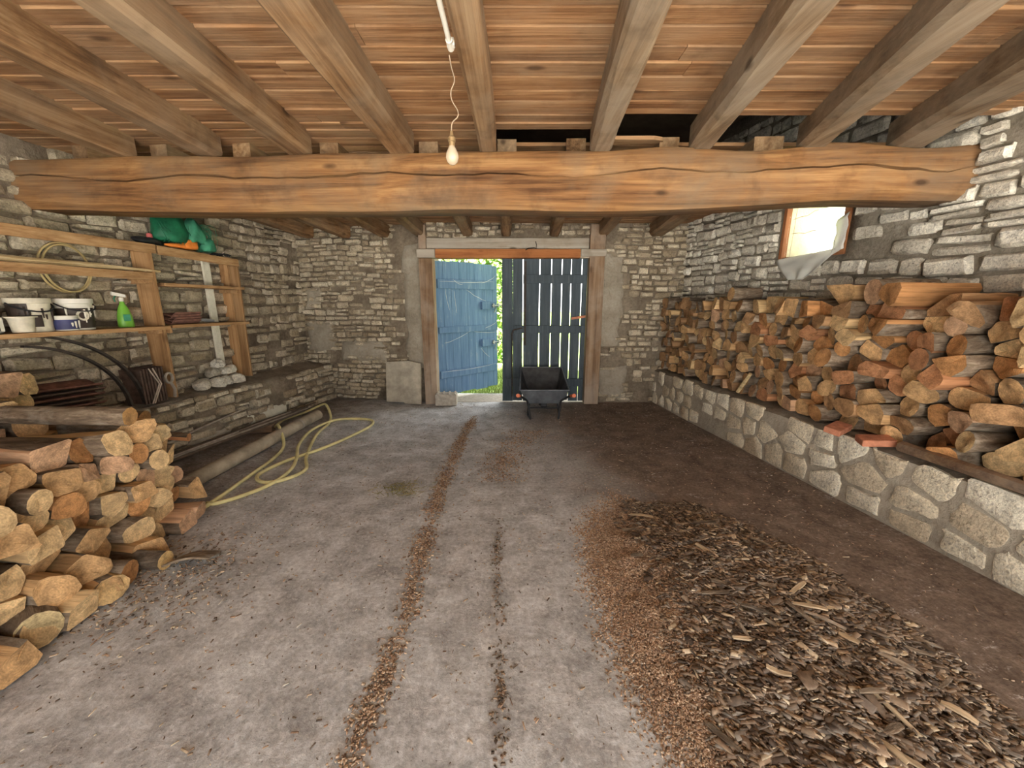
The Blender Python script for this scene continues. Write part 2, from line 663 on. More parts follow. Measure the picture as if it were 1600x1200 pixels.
def cam_space(p):
    c, s = math.cos(PITCH), math.sin(PITCH)
    x, y, z = p[0], p[1], p[2] - CAM_H
    return x, c * y - s * z, s * y + c * z


def seen_size(p, area):
    """how large a piece of this area shows at p for someone standing where the photograph was taken"""
    x, d, z = cam_space(p)
    if d < .3 or abs(x / d) > 1.36 or abs(z / d) > 1.03:
        return 0
    return area / (d * d)


# ------------------------------------------------------------------ stone masonry
STONES = []


def stone_mesh(i):
    rr = random.Random(900 + i)
    nx, nz_ = 5, 4
    V, F = [], []
    e = .10 + .08 * rr.random()
    xs = [-.5, -.5 + e, 0 + rr.uniform(-.08, .08), .5 - e, .5]
    zs = [-.5, -.5 + e * 1.6, .5 - e * 1.6, .5]
    ph = [rr.uniform(0, 9) for _ in range(3)]
    cut = [rr.choice([rr.uniform(0, .12), rr.uniform(.1, .45)]) for _ in range(4)]
    skew = rr.uniform(-.12, .12)
    skz = rr.uniform(-.14, .14)
    for b in range(nz_):
        for a in range(nx):
            x, z = xs[a], zs[b]
            edge = a in (0, nx - 1) or b in (0, nz_ - 1)
            corner = a in (0, nx - 1) and b in (0, nz_ - 1)
            if corner:
                k = cut[(a > 0) * 2 + (b > 0)]
                x *= 1 - k * .9
                z *= 1 - k * 1.1
            elif edge:
                x *= 1 - rr.uniform(0, .12) * (a in (0, nx - 1))
                z *= 1 - rr.uniform(0, .2) * (b in (0, nz_ - 1))
            x += skew * z * .5
            z += skz * x * .6 * (1 if b in (0, nz_ - 1) else .5)
            y = -1 + .4 * nz(x * 2.2 + ph[0], z * 2.2 + ph[1]) + rr.uniform(-.12, .12)
            if edge:
                y = -.55 + rr.uniform(-.12, .12)
            V.append((x, y, z))
    for b in range(nz_ - 1):
        for a in range(nx - 1):
            i0 = b * nx + a
            F.append((i0, i0 + 1, i0 + nx + 1, i0 + nx))
    ring = [a for a in range(nx)] + [b * nx + nx - 1 for b in range(1, nz_)] + [(nz_ - 1) * nx + a for a in range(nx - 2, -1, -1)] + [b * nx for b in range(nz_ - 2, 0, -1)]
    o = len(V)
    for k in ring:
        V.append((V[k][0] * .97, .25, V[k][2] * .97))
    n = len(ring)
    for k in range(n):
        F.append((ring[k], o + k, o + (k + 1) % n, ring[(k + 1) % n]))
    return V, F


STONE_SRC = [stone_mesh(i) for i in range(14)]


def stone_shared(mat, key, cache={}):
    if key not in cache:
        out = []
        for i, (V, F) in enumerate(STONE_SRC):
            me = bpy.data.meshes.new('stone')
            me.from_pydata(V, [], F)
            me.materials.append(mat)
            me.polygons.foreach_set('use_smooth', [True] * len(me.polygons))
            me.set_sharp_from_angle(angle=math.radians(50))
            out.append(me)
        cache[key] = out
    return cache[key]


def lay_stones(parent, segs, mat, key, limit=300, visible=None):
    """segs: list of (p0, p1, z0, z1, holes, size(u,z)->(hmin,hmax,wmin,wmax), bare(u,z)->0..1, seed)"""
    stones = []
    for (p0, p1, z0, z1, holes, size, bare, seed) in segs:
        rr = random.Random(seed)
        p0, p1 = Vector((*p0, 0)), Vector((*p1, 0))
        L = (p1 - p0).length
        t = (p1 - p0) / L
        nrm = Vector((t.y, -t.x, 0))
        ang = math.atan2(t.y, t.x)
        z = z0
        while z < z1 - .03:
            hmin, hmax, wmin, wmax = size(L * .5, z)
            h = min(rr.uniform(hmin, hmax), z1 - z)
            spans = [(0.0, L)]
            for (ua, ub, za, zb) in holes:
                if za < z + h - .01 and zb > z + .01:
                    ns = []
                    for (a, b) in spans:
                        if ub <= a or ua >= b:
                            ns.append((a, b))
                        else:
                            if ua - a > .03:
                                ns.append((a, ua))
                            if b - ub > .03:
                                ns.append((ub, b))
                    spans = ns
            for (a, b) in spans:
                u = a
                while u < b - .02:
                    hm, hM, wm, wM = size(u, z)
                    w = rr.uniform(wm, wM) * (.75 if rr.random() < .3 else 1)
                    if b - (u + w) < wm * .6:
                        w = b - u
                    rows = 1
                    if h > .09 and rr.random() < .22:
                        rows = 2
                    for k in range(rows):
                        hh = h / rows
                        uc, zc = u + w / 2, z + hh * (k + .5)
                        wob = .06 * nz(uc * 1.1 + seed, zc * .8) * min(1, (zc - z0) * 6, (z1 - zc) * 6)
                        bf = bare(uc, zc)
                        g = rr.uniform(.006, .02)
                        if rr.random() > bf:
                            dep = rr.uniform(.02, .065) * (1 - .5 * bf)
                            stones.append((p0 + t * uc + nrm * 0.0 + Vector((0, 0, zc + wob)), (w - g, dep, (hh - g * .5) * rr.uniform(.8, 1.06)),
                                           (rr.uniform(-.06, .06), rr.uniform(-.07, .07), ang + rr.uniform(-.05, .05)), rr.randrange(len(STONE_SRC))))
                    u += w
            z += h
    score = sorted(range(len(stones)), key=lambda i: -seen_size(stones[i][0], stones[i][1][0] * stones[i][1][2]) * (1 if not visible or visible(stones[i][0]) else .01))
    keep = set(score[:limit])
    meshes = stone_shared(mat, key)
    mb = MB()
    for i, (p, s, r, k) in enumerate(stones):
        if i in keep:
            o = bpy.data.objects.new('stone', meshes[k])
            o.location, o.scale, o.rotation_euler = p, s, r
            o.parent = parent
            C.objects.link(o)
        else:
            Mx = Matrix.LocRotScale(p, Euler(r), Vector(s))
            V, F = STONE_SRC[k]
            mb.add([Mx @ Vector(v) for v in V], F)
    if mb.v:
        o = mb.build('small_rubble', mat, parent, smooth=50, recalc=False)
        o['kind'] = 'stuff'


def wall_shell(mb, p0, p1, z0, z1, holes, thick, seed, cell=.14, amp=.012):
    """inner rough face, outer face and the reveals of the openings"""
    p0, p1 = Vector((*p0, 0)), Vector((*p1, 0))
    L = (p1 - p0).length
    t = (p1 - p0) / L
    nrm = Vector((t.y, -t.x, 0))
    us = sorted(set([0, L] + [h[0] for h in holes] + [h[1] for h in holes]))
    zs = sorted(set([z0, z1] + [h[2] for h in holes] + [h[3] for h in holes]))

    def sub(a):
        o = []
        for i in range(len(a) - 1):
            n = max(1, int(round((a[i + 1] - a[i]) / cell)))
            o += [a[i] + (a[i + 1] - a[i]) * k / n for k in range(n)]
        return o + [a[-1]]
    us, zs = sub(us), sub(zs)
    hard = set([0, L, z0, z1])
    idx = {}
    V, F = [], []
    for i, u in enumerate(us):
        for j, z in enumerate(zs):
            d = amp * (nz(u * 3 + seed, z * 3, 1) + .6 * nz(u * 8, z * 8 + seed, 2))
            idx[i, j] = len(V)
            V.append(p0 + t * u + Vector((0, 0, z)) + nrm * d)
    for i in range(len(us) - 1):
        for j in range(len(zs) - 1):
            uc, zc = (us[i] + us[i + 1]) / 2, (zs[j] + zs[j + 1]) / 2
            if any(h[0] < uc < h[1] and h[2] < zc < h[3] for h in holes):
                continue
            F.append((idx[i, j], idx[i + 1, j], idx[i + 1, j + 1], idx[i, j + 1]))
    n = len(V)
    V += [v - nrm * thick for v in V]
    Fo = [tuple(n + k for k in reversed(f)) for f in F]
    from collections import Counter
    cnt = Counter()
    for f in F:
        for a in range(4):
            cnt[frozenset((f[a], f[(a + 1) % 4]))] += 1
    Fs = []
    for f in F:
        for a in range(4):
            e0, e1 = f[a], f[(a + 1) % 4]
            if cnt[frozenset((e0, e1))] == 1:
                Fs.append((e1, e0, e0 + n, e1 + n))
    mb.add(V, F + Fo + Fs)


# floor ------------------------------------------------------------
mb = MB()
nx_, ny_ = 60, 70
V, F = [], []
for j in range(ny_ + 1):
    for i in range(nx_ + 1):
        x = lerp(-4.8, 3.9, i / nx_)
        y = lerp(REAR - .3, 6.6, j / ny_)
        V.append((x, y, .006 * nz(x * 1.3, y * 1.3) + .003 * nz(x * 5, y * 5)))
for j in range(ny_):
    for i in range(nx_):
        a = j * (nx_ + 1) + i
        F.append((a, a + 1, a + nx_ + 2, a + nx_ + 1))
mb.add(V, F)
n0 = len(V)
floor = mb.build('floor', M['floor'], smooth=180, recalc=False)
tag(floor, 'dusty grey concrete barn floor with brown earth on the right', 'floor', kind='structure')

# walls ------------------------------------------------------------
wl0, wl1 = (WL(REAR), REAR), (WL(6.35), 6.35)
mb = MB()
wall_shell(mb, wl0, (WL(6.8), 6.8), 0, ATTIC, [], .5, 3)
wall_left = mb.build('wall_left', M['mortar'], smooth=180)
tag(wall_left, 'left rubble stone wall behind the shelves', 'wall', kind='structure')
L_left = math.hypot(wl1[0] - wl0[0], wl1[1] - wl0[1])


def left_size(u, z):
    y = REAR + u
    return (.09, .15, .17, .38) if y < 5.2 else (.07, .12, .12, .3)


def left_bare(u, z):
    y = REAR + u
    b = sm(.15, .5, nz(u * .9 + 5, z * 1.1)) * .35
    if y > 5.0 and z < 1.5:
        b = max(b, .35 * sm(1.4, 1.0, z))
    return b


lay_stones(wall_left, [((WL(2.2), 2.2), wl1, .55, 2.9, [], lambda u, z: left_size(u + 2.2 - REAR, z), lambda u, z: left_bare(u + 2.2 - REAR, z), 21)], M['stone_dark'], 'left', 300)

mb = MB()
pb0, pb1, pb2 = (WL(6.35), 6.35), (-1.27, 6.0), (2.60, 6.0)
wall_shell(mb, (pb0[0] - .5 * .9867, pb0[1] + .5 * .1617), pb1, 0, ATTIC, [], .5, 5)
wall_shell(mb, pb1, (pb2[0] + .5, 6.0), 0, ATTIC, [(.02, 2.50, -.01, 2.50)], .5, 6)
wall_back = mb.build('wall_back', M['mortar'], smooth=180)
tag(wall_back, 'far rubble stone wall around the blue double door', 'wall', kind='structure')


def back_bare_l(u, z):
    b = .25 * sm(.1, .5, nz(u * 1.3, z * 1.3, 7))
    b = max(b, sm(1.55, 1.75, u + .12 * nz(z * 3, 1)) * .93)            # cement render beside the post
    b = max(b, .4 * sm(1.1, .5, z) * sm(-.1, .3, nz(u * 1.5 + 3, z * 1.8)))
    b = max(b, .45 * sm(.4, .2, abs(z - .95)) * sm(.9, .5, u))
    return b


def back_bare_r(u, z):
    x = u - 1.27
    b = sm(1.80, 1.55, x + .15 * nz(z * 2.3, 4)) * .85 if x > 1.2 else 0
    b = max(b, .4 * sm(.1, .5, nz(x * 1.6, z * 1.6, 9)))
    if z < .6:
        b = max(b, .5)
    return b


lay_stones(wall_back, [
    (pb0, pb1, .02, 2.78, [], lambda u, z: (.055, .105, .10, .29), back_bare_l, 31),
    (pb1, pb2, .02, 2.78, [(-.08, 2.64, -.01, 2.52)], lambda u, z: (.065, .12, .10, .27), back_bare_r, 32)], M['stone'], 'back', 300)



def render_patch(parent, p0, p1, u0, u1, z0, z1, seed, mat):
    p0, p1 = Vector((*p0, 0)), Vector((*p1, 0))
    t = (p1 - p0).normalized()
    nrm = Vector((t.y, -t.x, 0))
    V, F = [], []
    nu, nv = max(6, int((u1 - u0) / .05)), max(6, int((z1 - z0) / .05))
    for j in range(nv + 1):
        for i in range(nu + 1):
            u, z = lerp(u0, u1, i / nu), lerp(z0, z1, j / nv)
            e = min(u - u0, u1 - u, z - z0, z1 - z) + .07 * nz(u * 4 + seed, z * 4) + .03 * nz(u * 11, z * 11 + seed)
            d = -.03 + .075 * sm(-.02, .10, e) + .010 * nz(u * 6, z * 6, seed)
            V.append(p0 + t * u + nrm * d + Vector((0, 0, z)))
    for j in range(nv):
        for i in range(nu):
            a = j * (nu + 1) + i
            F.append((a, a + 1, a + nu + 2, a + nu + 1))
    MB().add(V, F).build('render_patch', mat, parent, smooth=180, recalc=False)


Lb = math.hypot(pb1[0] - pb0[0], pb1[1] - pb0[1])
render_patch(wall_back, pb0, pb1, Lb - .42, Lb + .03, .55, 2.45, 3, M['cement'])
render_patch(wall_back, pb0, pb1, Lb - 1.55, Lb - .75, .62, 1.02, 7, M['cement'])
render_patch(wall_back, pb0, pb1, .0, .55, .75, 1.30, 9, M['cement'])
render_patch(wall_back, pb0, pb1, .02, .36, 1.45, 1.85, 12, M['cement_pale'])
render_patch(wall_back, pb1, pb2, 2.55, 2.98, .9, 2.30, 15, M['cement'])
render_patch(wall_back, pb1, pb2, 2.60, 3.1, .05, .62, 18, M['cement'])

mb = MB()
wr0, wr1 = (WR(6.0), 6.0), (WR(REAR), REAR)
Lr = math.hypot(wr1[0] - wr0[0], wr1[1] - wr0[1])
kr = Lr / (6.0 - REAR)
WIN = ((6.0 - 4.46) * kr, (6.0 - 3.78) * kr, 2.03, 2.60)
wall_shell(mb, wr0, wr1, 0, ATTIC, [WIN], .42, 8)

wall_right = mb.build('wall_right', M['mortar_grey'], smooth=180)
tag(wall_right, 'right rubble stone wall above the firewood with small window', 'wall', kind='structure')


def right_size(u, z):
    y = 6.0 - u / kr
    if y > 4.6:
        return (.07, .12, .12, .28)
    return (.09, .17, .16, .36)


def right_bare(u, z):
    y = 6.0 - u / kr
    b = .15 * sm(.1, .5, nz(u * 1.1 + 2, z * 1.5, 3))
    if 3.3 < y < 3.75 and 1.9 < z < 2.6:
        b = max(b, .3)
    return b


lay_stones(wall_right, [(wr0, (WR(1.4), 1.4), .9, 3.6, [(WIN[0] - .03, WIN[1] + .03, WIN[2] - .03, WIN[3] + .03)], right_size, right_bare, 41)],
           M['stone_grey'], 'right', 300, visible=lambda p: p.z > 1.5)


# unseen wall added behind the camera on the left to dim that side
mb = MB()
wall_shell(mb, (-2.5, REAR - .02), (WL(REAR) - .5, REAR - .02), 0, ATTIC, [], .4, 14)
tag(mb.build('light_block_wall', M['mortar'], smooth=180), 'short stone wall beside the open side of the barn', 'wall', kind='structure')

# ledges -------------------------------------------------------------
def ledge(name, label, f0, f1, w0, w1, ztop, rise, mat_top, seed, mat_front):
    """stone bench along a wall: front f0->f1 (near to far or far to near), back at the wall"""
    mb = MB()
    n, k = 46, 8
    V, F = [], []
    for i in range(n + 1):
        t = i / n
        fx, fy = lerp(f0[0], f1[0], t), lerp(f0[1], f1[1], t)
        bx, by = lerp(w0[0], w1[0], t), lerp(w0[1], w1[1], t)
        prof = [(0, 0), (0, ztop * .5), (0, ztop - .03)]
        row = [(fx, fy, -.02), (fx, fy, ztop * .5), (fx, fy, ztop - .035 + .012 * nz(t * 30, seed))]
        for q in range(1, k + 1):
            s = q / k
            row.append((lerp(fx, bx, s), lerp(fy, by, s), ztop + rise * sm(0, 1, s) + .02 * nz(t * 22 + seed, s * 4) + .008 * nz(t * 70, s * 12)))
        V += row
    w = k + 3
    for i in range(n):
        for j in range(w - 1):
            F.append((i * w + j, i * w + j + 1, (i + 1) * w + j + 1, (i + 1) * w + j))
    mb.add(V, F, 0)
    for q, f in enumerate(mb.f):
        mb.m[q] = 0 if (q % (w - 1)) < 2 else 1
    o = mb.build(name, [mat_front, mat_top], smooth=45)
    tag(o, label, 'stone ledge', kind='structure')
    return o


ledge_left = ledge('stone_ledge', 'low stone ledge along the left wall under the shelves', (BL(1.2), 1.2), (BL(6.3), 6.3), (WL(1.2) - .05, 1.2), (WL(6.3) - .05, 6.3), LEDGE_L - .03, .06, M['render'], 3, M['mortar'])
lay_stones(ledge_left, [((BL(1.9), 1.9), (BL(6.26), 6.26), .0, LEDGE_L - .02, [], lambda u, z: (.075, .135, .13, .32),
                         lambda u, z: .35 * sm(0, .5, nz(u * 1.4, z * 2, 12)), 51)], M['stone'], 'ledge_left', 300)

render_patch(ledge_left, (BL(1.9), 1.9), (BL(6.26), 6.26), 2.75, 3.45, -.02, .24, 4, M['plaster'])
render_patch(ledge_left, (BL(1.9), 1.9), (BL(6.26), 6.26), 1.95, 2.6, -.02, .17, 8, M['cement_pale'])
ledge_right = ledge('stone_ledge', 'low stone ledge along the right wall under the firewood', (KR(6.0), 6.0), (KR(.2), .2), (WR(6.0) + .05, 6.0), (WR(.2) + .05, .2), LEDGE_R, .02, M['render'], 9, M['cement_pale'])


def clip_cell(poly, a, b):
    """keep the side of the bisector of a-b that a is on"""
    mx, my = (a[0] + b[0]) / 2, (a[1] + b[1]) / 2
    dx, dy = b[0] - a[0], b[1] - a[1]
    out = []
    n = len(poly)
    for i in range(n):
        p, q = poly[i], poly[(i + 1) % n]
        dp = (p[0] - mx) * dx + (p[1] - my) * dy
        dq = (q[0] - mx) * dx + (q[1] - my) * dy
        if dp <= 0:
            out.append(p)
        if dp * dq < 0:
            t = dp / (dp - dq)
            out.append((p[0] + (q[0] - p[0]) * t, p[1] + (q[1] - p[1]) * t))
    return out


def cells(seeds, bound):
    res = []
    for i, s in enumerate(seeds):
        near = sorted((j for j in range(len(seeds)) if j != i), key=lambda j: (seeds[j][0] - s[0]) ** 2 + (seeds[j][1] - s[1]) ** 2)[:22]
        poly = list(bound)
        for j in near:
            poly = clip_cell(poly, s, seeds[j])
            if len(poly) < 3:
                break
        res.append(poly)
    return res


def centroid(p):
    return sum(q[0] for q in p) / len(p), sum(q[1] for q in p) / len(p)


def area(p):
    return abs(sum(p[i - 1][0] * p[i][1] - p[i][0] * p[i - 1][1] for i in range(len(p)))) / 2


def chaikin(p, k=.25):
    o = []
    n = len(p)
    for i in range(n):
        a, b = p[i], p[(i + 1) % n]
        o.append((lerp(a[0], b[0], k), lerp(a[1], b[1], k)))
        o.append((lerp(a[0], b[0], 1 - k), lerp(a[1], b[1], 1 - k)))
    return o


# kerb stones: rough blocks set in wide flush mortar
rr = random.Random(61)
p0 = Vector((KR(6.0), 6.0, 0))
p1 = Vector((KR(1.2), 1.2, 0))
Lk = (p1 - p0).length
tk = (p1 - p0) / Lk
nk = Vector((tk.y, -tk.x, 0))
seeds = []
for r_ in range(3):
    u = rr.uniform(0, .1)
    while u < Lk:
        big = lerp(.20, .34, u / Lk)
        seeds.append((u, (r_ + .5) * .183 + rr.uniform(-.035, .035)))
        u += big * rr.uniform(.75, 1.3)
for (cell_, sd) in zip(cells(seeds, [(0, .0), (Lk, .0), (Lk, LEDGE_R), (0, LEDGE_R)]), seeds):
    if len(cell_) < 3 or rr.random() < .06:
        continue
    c = centroid(cell_)
    k = rr.uniform(.74, .93)
    pl = chaikin([(c[0] + (q[0] - c[0]) * k, c[1] + (q[1] - c[1]) * k) for q in cell_], .10)
    pl = chaikin([(x + rr.uniform(-.016, .016), z + rr.uniform(-.014, .014)) for x, z in pl], .2)
    pl = [(x + rr.uniform(-.005, .005), z + rr.uniform(-.005, .005)) for x, z in pl]
    dep = rr.uniform(.006, .016)
    m_ = MB()
    n = len(pl)
    V = [Vector((x - c[0], .02, z - c[1])) for x, z in pl]
    V += [Vector((x - c[0], -dep * .5, z - c[1])) for x, z in pl]
    V += [Vector(((x - c[0]) * .88, -dep + rr.uniform(-.0015, .0015), (z - c[1]) * .88)) for x, z in pl]
    V.append(Vector((0, -dep, 0)))
    F = []
    for i in range(n):
        j = (i + 1) % n
        F += [(i, j, n + j, n + i), (n + i, n + j, 2 * n + j, 2 * n + i)]
    F.append(tuple(2 * n + i for i in range(n)))
    m_.add(V[:-1], F)
    m_.build('stone', M['stone_kerb'], ledge_right, loc=p0 + tk * c[0] + Vector((0, 0, c[1])), rot=(0, 0, math.atan2(tk.y, tk.x)), smooth=40)

# ------------------------------------------------------------------ ceiling boards, roof over the loft
mb = MB()
mb.box((0, 2.2, ATTIC + .06), (9.6, 9.6, .12))
mb.box((0, REAR - .05, (ATTIC + 2.86) / 2), (9.6, .1, ATTIC - 2.86))
roof = mb.build('ceiling_loft_roof', M['roofing'])
tag(roof, 'dark roof over the loft above the boarded ceiling', 'roof', kind='structure')

ceil = bpy.data.objects.new('ceiling', None)
C.objects.link(ceil)
tag(ceil, 'brown boarded ceiling of narrow planks laid across the joists', 'ceiling', kind='structure')
rr = random.Random(71)
y = REAR
row = 0
while y < 6.3:
    w = rr.uniform(.105, .15)
    if y < 2.95 < y + w:
        w = 2.955 - y
    xa, xb = WL(y) - .05, WR(min(y, 6)) + .05
    if y >= 2.95 and y < 3.42:
        xb = -.25 if y > 3.12 else .70          # boards missing over the big beam
    x = xa
    while x < xb - .02:
        ln = rr.uniform(1.9, 3.6)
        if xb - (x + ln) < .7:
            ln = xb - x
        zc = CZ(y + w / 2) + .012 + rr.uniform(-.004, .004)
        m_ = MB()
        n = 6
        loops = []
        for i in range(n + 1):
            px = -ln / 2 + ln * i / n
            j0, j1 = rr.uniform(-.002, .002), rr.uniform(-.002, .002)
            hw = (w - .004) / 2
            loops.append([(px, -hw + j0, 0), (px, -hw + .006, -.012), (px, hw - .006, -.012 + j1), (px, hw + j1, 0), (px, hw, .012), (px, -hw, .012)])
        m_.loft(loops)
        slope = -math.atan(.045) if y > 3.1 else 0
        m_.build('plank', M['plank'], ceil, loc=(x + ln / 2, y + w / 2, zc), rot=(slope + rr.uniform(-.012, .012), 0, rr.uniform(-.001, .001)), smooth=25)
        x += ln + .003
    y += w + .0015
    row += 1
# one broken board end still lying over the beam
m_ = MB()
m_.loft([[(-.22, -.05, 0), (-.22, .05, 0), (-.22, .05, .025), (-.22, -.05, .025)], [(.12, -.05, 0), (.12, .05, .004), (.12, .05, .025), (.12, -.05, .027)],
         [(.20, -.02, .003), (.23, .05, .006), (.22, .05, .024), (.19, -.03, .025)]])
m_.build('plank', M['plank'], ceil, loc=(.96, 3.30, 2.80))


# ------------------------------------------------------------------ timbers
def timber(name, p0, p1, w, h, mat, seed, wob=.012, n=12, cham=.18, parent=None, bow=0.0):
    """squared, slightly crooked timber; p0/p1 are the middle of its underside"""
    p0, p1 = Vector(p0), Vector(p1)
    mid = (p0 + p1) / 2
    t = (p1 - p0).normalized()
    a = Vector((-t.y, t.x, 0)).normalized()
    b = t.cross(a) * -1 if t.cross(a).z < 0 else t.cross(a)
    m_ = MB()
    loops = []
    for i in range(n + 1):
        s = i / n
        c = p0.lerp(p1, s) - mid
        ww = w * (1 + .09 * nz(s * 4, seed, 1))
        hh = h * (1 + .05 * nz(s * 4, seed, 2))
        off = a * (wob * 1.5 * nz(s * 3, seed, 3) + bow * math.sin(math.pi * s)) + b * (wob * .6 * nz(s * 5, seed, 4))
        ch = min(ww, hh) * cham * (1 + .5 * nz(s * 6, seed, 5))
        prof = [(-ww / 2 + ch, 0), (ww / 2 - ch, 0), (ww / 2, ch), (ww / 2, hh), (-ww / 2, hh), (-ww / 2, ch)]
        loops.append([c + off + a * (q[0] + wob * .5 * nz(s * 9, seed + k)) + b * (q[1] + (wob * .5 * nz(s * 9 + 40, seed + k) if q[1] < hh * .9 else 0)) for k, q in enumerate(prof)])
    m_.loft(loops)
    return m_.build(name, mat, parent, loc=mid, smooth=35)


# main beam with a long drying crack
m_ = MB()
loops = []
N = 70
bx0, by0, bx1, by1 = WL(3.22) - .15, 3.23, WR(3.0) + .12, 2.99
for i in range(N + 1):
    s = i / N
    x, yy = lerp(bx0, bx1, s), lerp(by0, by1, s)
    top = 2.665 + .02 * s + .014 * nz(x * 1.2, 3) + .022 * sm(.1, 1.2, x) * math.sin(x * 5.2 + 1.9)
    bot = 2.275 + .012 * nz(x * 1.1, 8) + .05 * sm(1.2, 2.6, x) - .012 * sm(0, .6, x) * sm(1.4, .8, x)
    if x < -2.4:
        bot += .03 * sm(-2.4, -3.6, x)
    fr = .02 * nz(x * 1.4, 21)
    zc = lerp(bot, top, .60 + .10 * nz(x * 1.5, 31) + .06 * nz(x * 5, 33))
    cd = .07 * sm(-.15, .12, nz(x * 1.05, 41) + .12)
    cw = .006 + .009 * max(0, nz(x * 2, 47))
    d = .30 + .02 * nz(x, 51)
    ch = .045 + .02 * nz(x * 2, 61)
    loops.append([(x, yy + fr + ch * .8, bot), (x, yy + fr - .008, bot + ch), (x, yy + fr - .012 + .01 * nz(x * 3, 66), zc - .07), (x, yy + fr - .006, zc - cw), (x, yy + fr + cd, zc), (x, yy + fr - .006, zc + cw),
                  (x, yy + fr + .004, top - .03), (x, yy + fr + .03, top), (x, yy + d, top), (x, yy + d, bot + .03), (x, yy + d - .04, bot)])
m_.loft(loops)
beam = m_.build('ceiling_beam', M['beam'], smooth=40)
tag(beam, 'massive rough oak beam with a long crack spanning the barn', 'beam')

# rear beam over the open side behind the camera
tag(timber('ceiling_beam', (WL(REAR + .2) - .1, REAR + .2, 2.36), (WR(REAR + .2) + .1, REAR + .2, 2.36), .28, .31, M['beam'], 5, n=20), 'second oak beam over the open side of the barn', 'beam')

near = [(-3.00, -2.97, .16, 'joist'), (-2.33, -2.20, .18, 'joist'), (-1.62, -1.55, .18, 'joist'), (-.84, -.86, .20, 'joist'), (-.18, -.19, .125, 'joist'),
        (.66, .52, .16, 'joist_pale'), (1.39, 1.13, .165, 'joist_pale'), (2.19, 1.74, .20, 'joist_pale'), (2.86, 2.36, .25, 'joist_pale')]
for i, (xa, xb, w, mt) in enumerate(near):
    y1 = lerp(3.2, 2.98, (xa + 3) / 6) + .10
    k = (xb - xa) / (1.66 - 3.15)
    xr = xa + k * (REAR + .1 - 3.15)
    o = timber('ceiling_joist', (xr, REAR + .1, 2.668), (xa + k * .0, y1, 2.675), w, .18, M[mt], 100 + i, .012, 16)
    tag(o, '%s joist from the left of those nearer than the big beam' % ordinal(i + 1), 'joist', 'joists in front of the big beam')
far = [(-3.50, -3.05), (-2.845, -2.50), (-2.165, -1.89), (-1.455, -1.35), (-.66, -.65), (-.04, -.09), (.50, .63), (1.22, 1.34), (1.98, 2.13)]
for i, (xa, xb) in enumerate(far):
    o = timber('ceiling_joist', (xa, 3.43 - .15 * i / 8, 2.672), (xb, 6.12, 2.52), .15 if i != 8 else .22, .165, M['joist'], 200 + i, .012, 14)
    tag(o, '%s joist from the left of those beyond the big beam' % ordinal(i + 1), 'joist', 'joists behind the big beam')

# ------------------------------------------------------------------ door opening
frame = bpy.data.objects.new('trim_1', None)
C.objects.link(frame)
tag(frame, 'wooden posts and lintel framing the blue barn door', 'door frame', kind='structure')


def upright(name, x0, x1, z0, z1, y, d, mat, seed, parent, lean=0):
    m_ = MB()
    loops = []
    n = 12
    for i in range(n + 1):
        s = i / n
        z = lerp(z0, z1, s) - z0
        a = .008 * nz(s * 4, seed)
        b = .008 * nz(s * 4, seed, 7)
        w = (x1 - x0) / 2
        loops.append([(-w + a + lean * s, -d / 2 + .006 * nz(s * 7, seed, 3), z), (w + b + lean * s, -d / 2 + .006 * nz(s * 7, seed, 5), z), (w + b + lean * s, d / 2, z), (-w + a + lean * s, d / 2, z)])
    m_.loft(loops)
    return m_.build(name, mat, parent, loc=((x0 + x1) / 2, y, z0), smooth=30, bevel=.008)


upright('post', -1.37, -1.17, 0, 2.21, 5.98, .20, M['post'], 5, frame)
upright('post', 1.14, 1.36, 0, 2.68, 5.98, .20, M['post'], 6, frame)
upright('post_stub', -1.37, -1.26, 2.34, 2.68, 5.98, .14, M['post'], 7, frame)
m_ = MB()
m_.box((0, 0, 0), (2.12, .22, .125))
m_.build('lintel', M['lintel'], frame, loc=(-.06, 5.97, 2.275), bevel=.006)
m_ = MB()
m_.box((0, 0, 0), (.27, .24, .12))
m_.build('lintel_end', M['lintel_grey'], frame, loc=(-1.256, 5.97, 2.275), bevel=.006)
m_ = MB()
m_.box((0, 0, 0), (.37, .02, .10))
m_.build('lintel_end', M['lintel_grey'], frame, loc=(1.19, 5.862, 2.285), bevel=.006)
m_ = MB()
m_.box((0, 0, 0), (.15, .18, .12))
m_.build('lintel_end', M['lintel_grey'], frame, loc=(1.07, 5.99, 2.275), bevel=.006)
m_ = MB()
m_.box((0, 0, 0), (2.40, .3, .155))
m_.build('upper_lintel', M['lintel_grey'], frame, loc=(-.06, 6.10, 2.425), bevel=.01)
m_ = MB()
m_.tube([(0, 0, 0), (.03, -.03, .02), (.12, -.03, .03), (.15, -.01, .02), (.155, -.01, .07), (.14, 0, .12)], .006, 6)
m_.build('wire_hook', M['iron'], frame, loc=(.20, 5.86, 2.32))


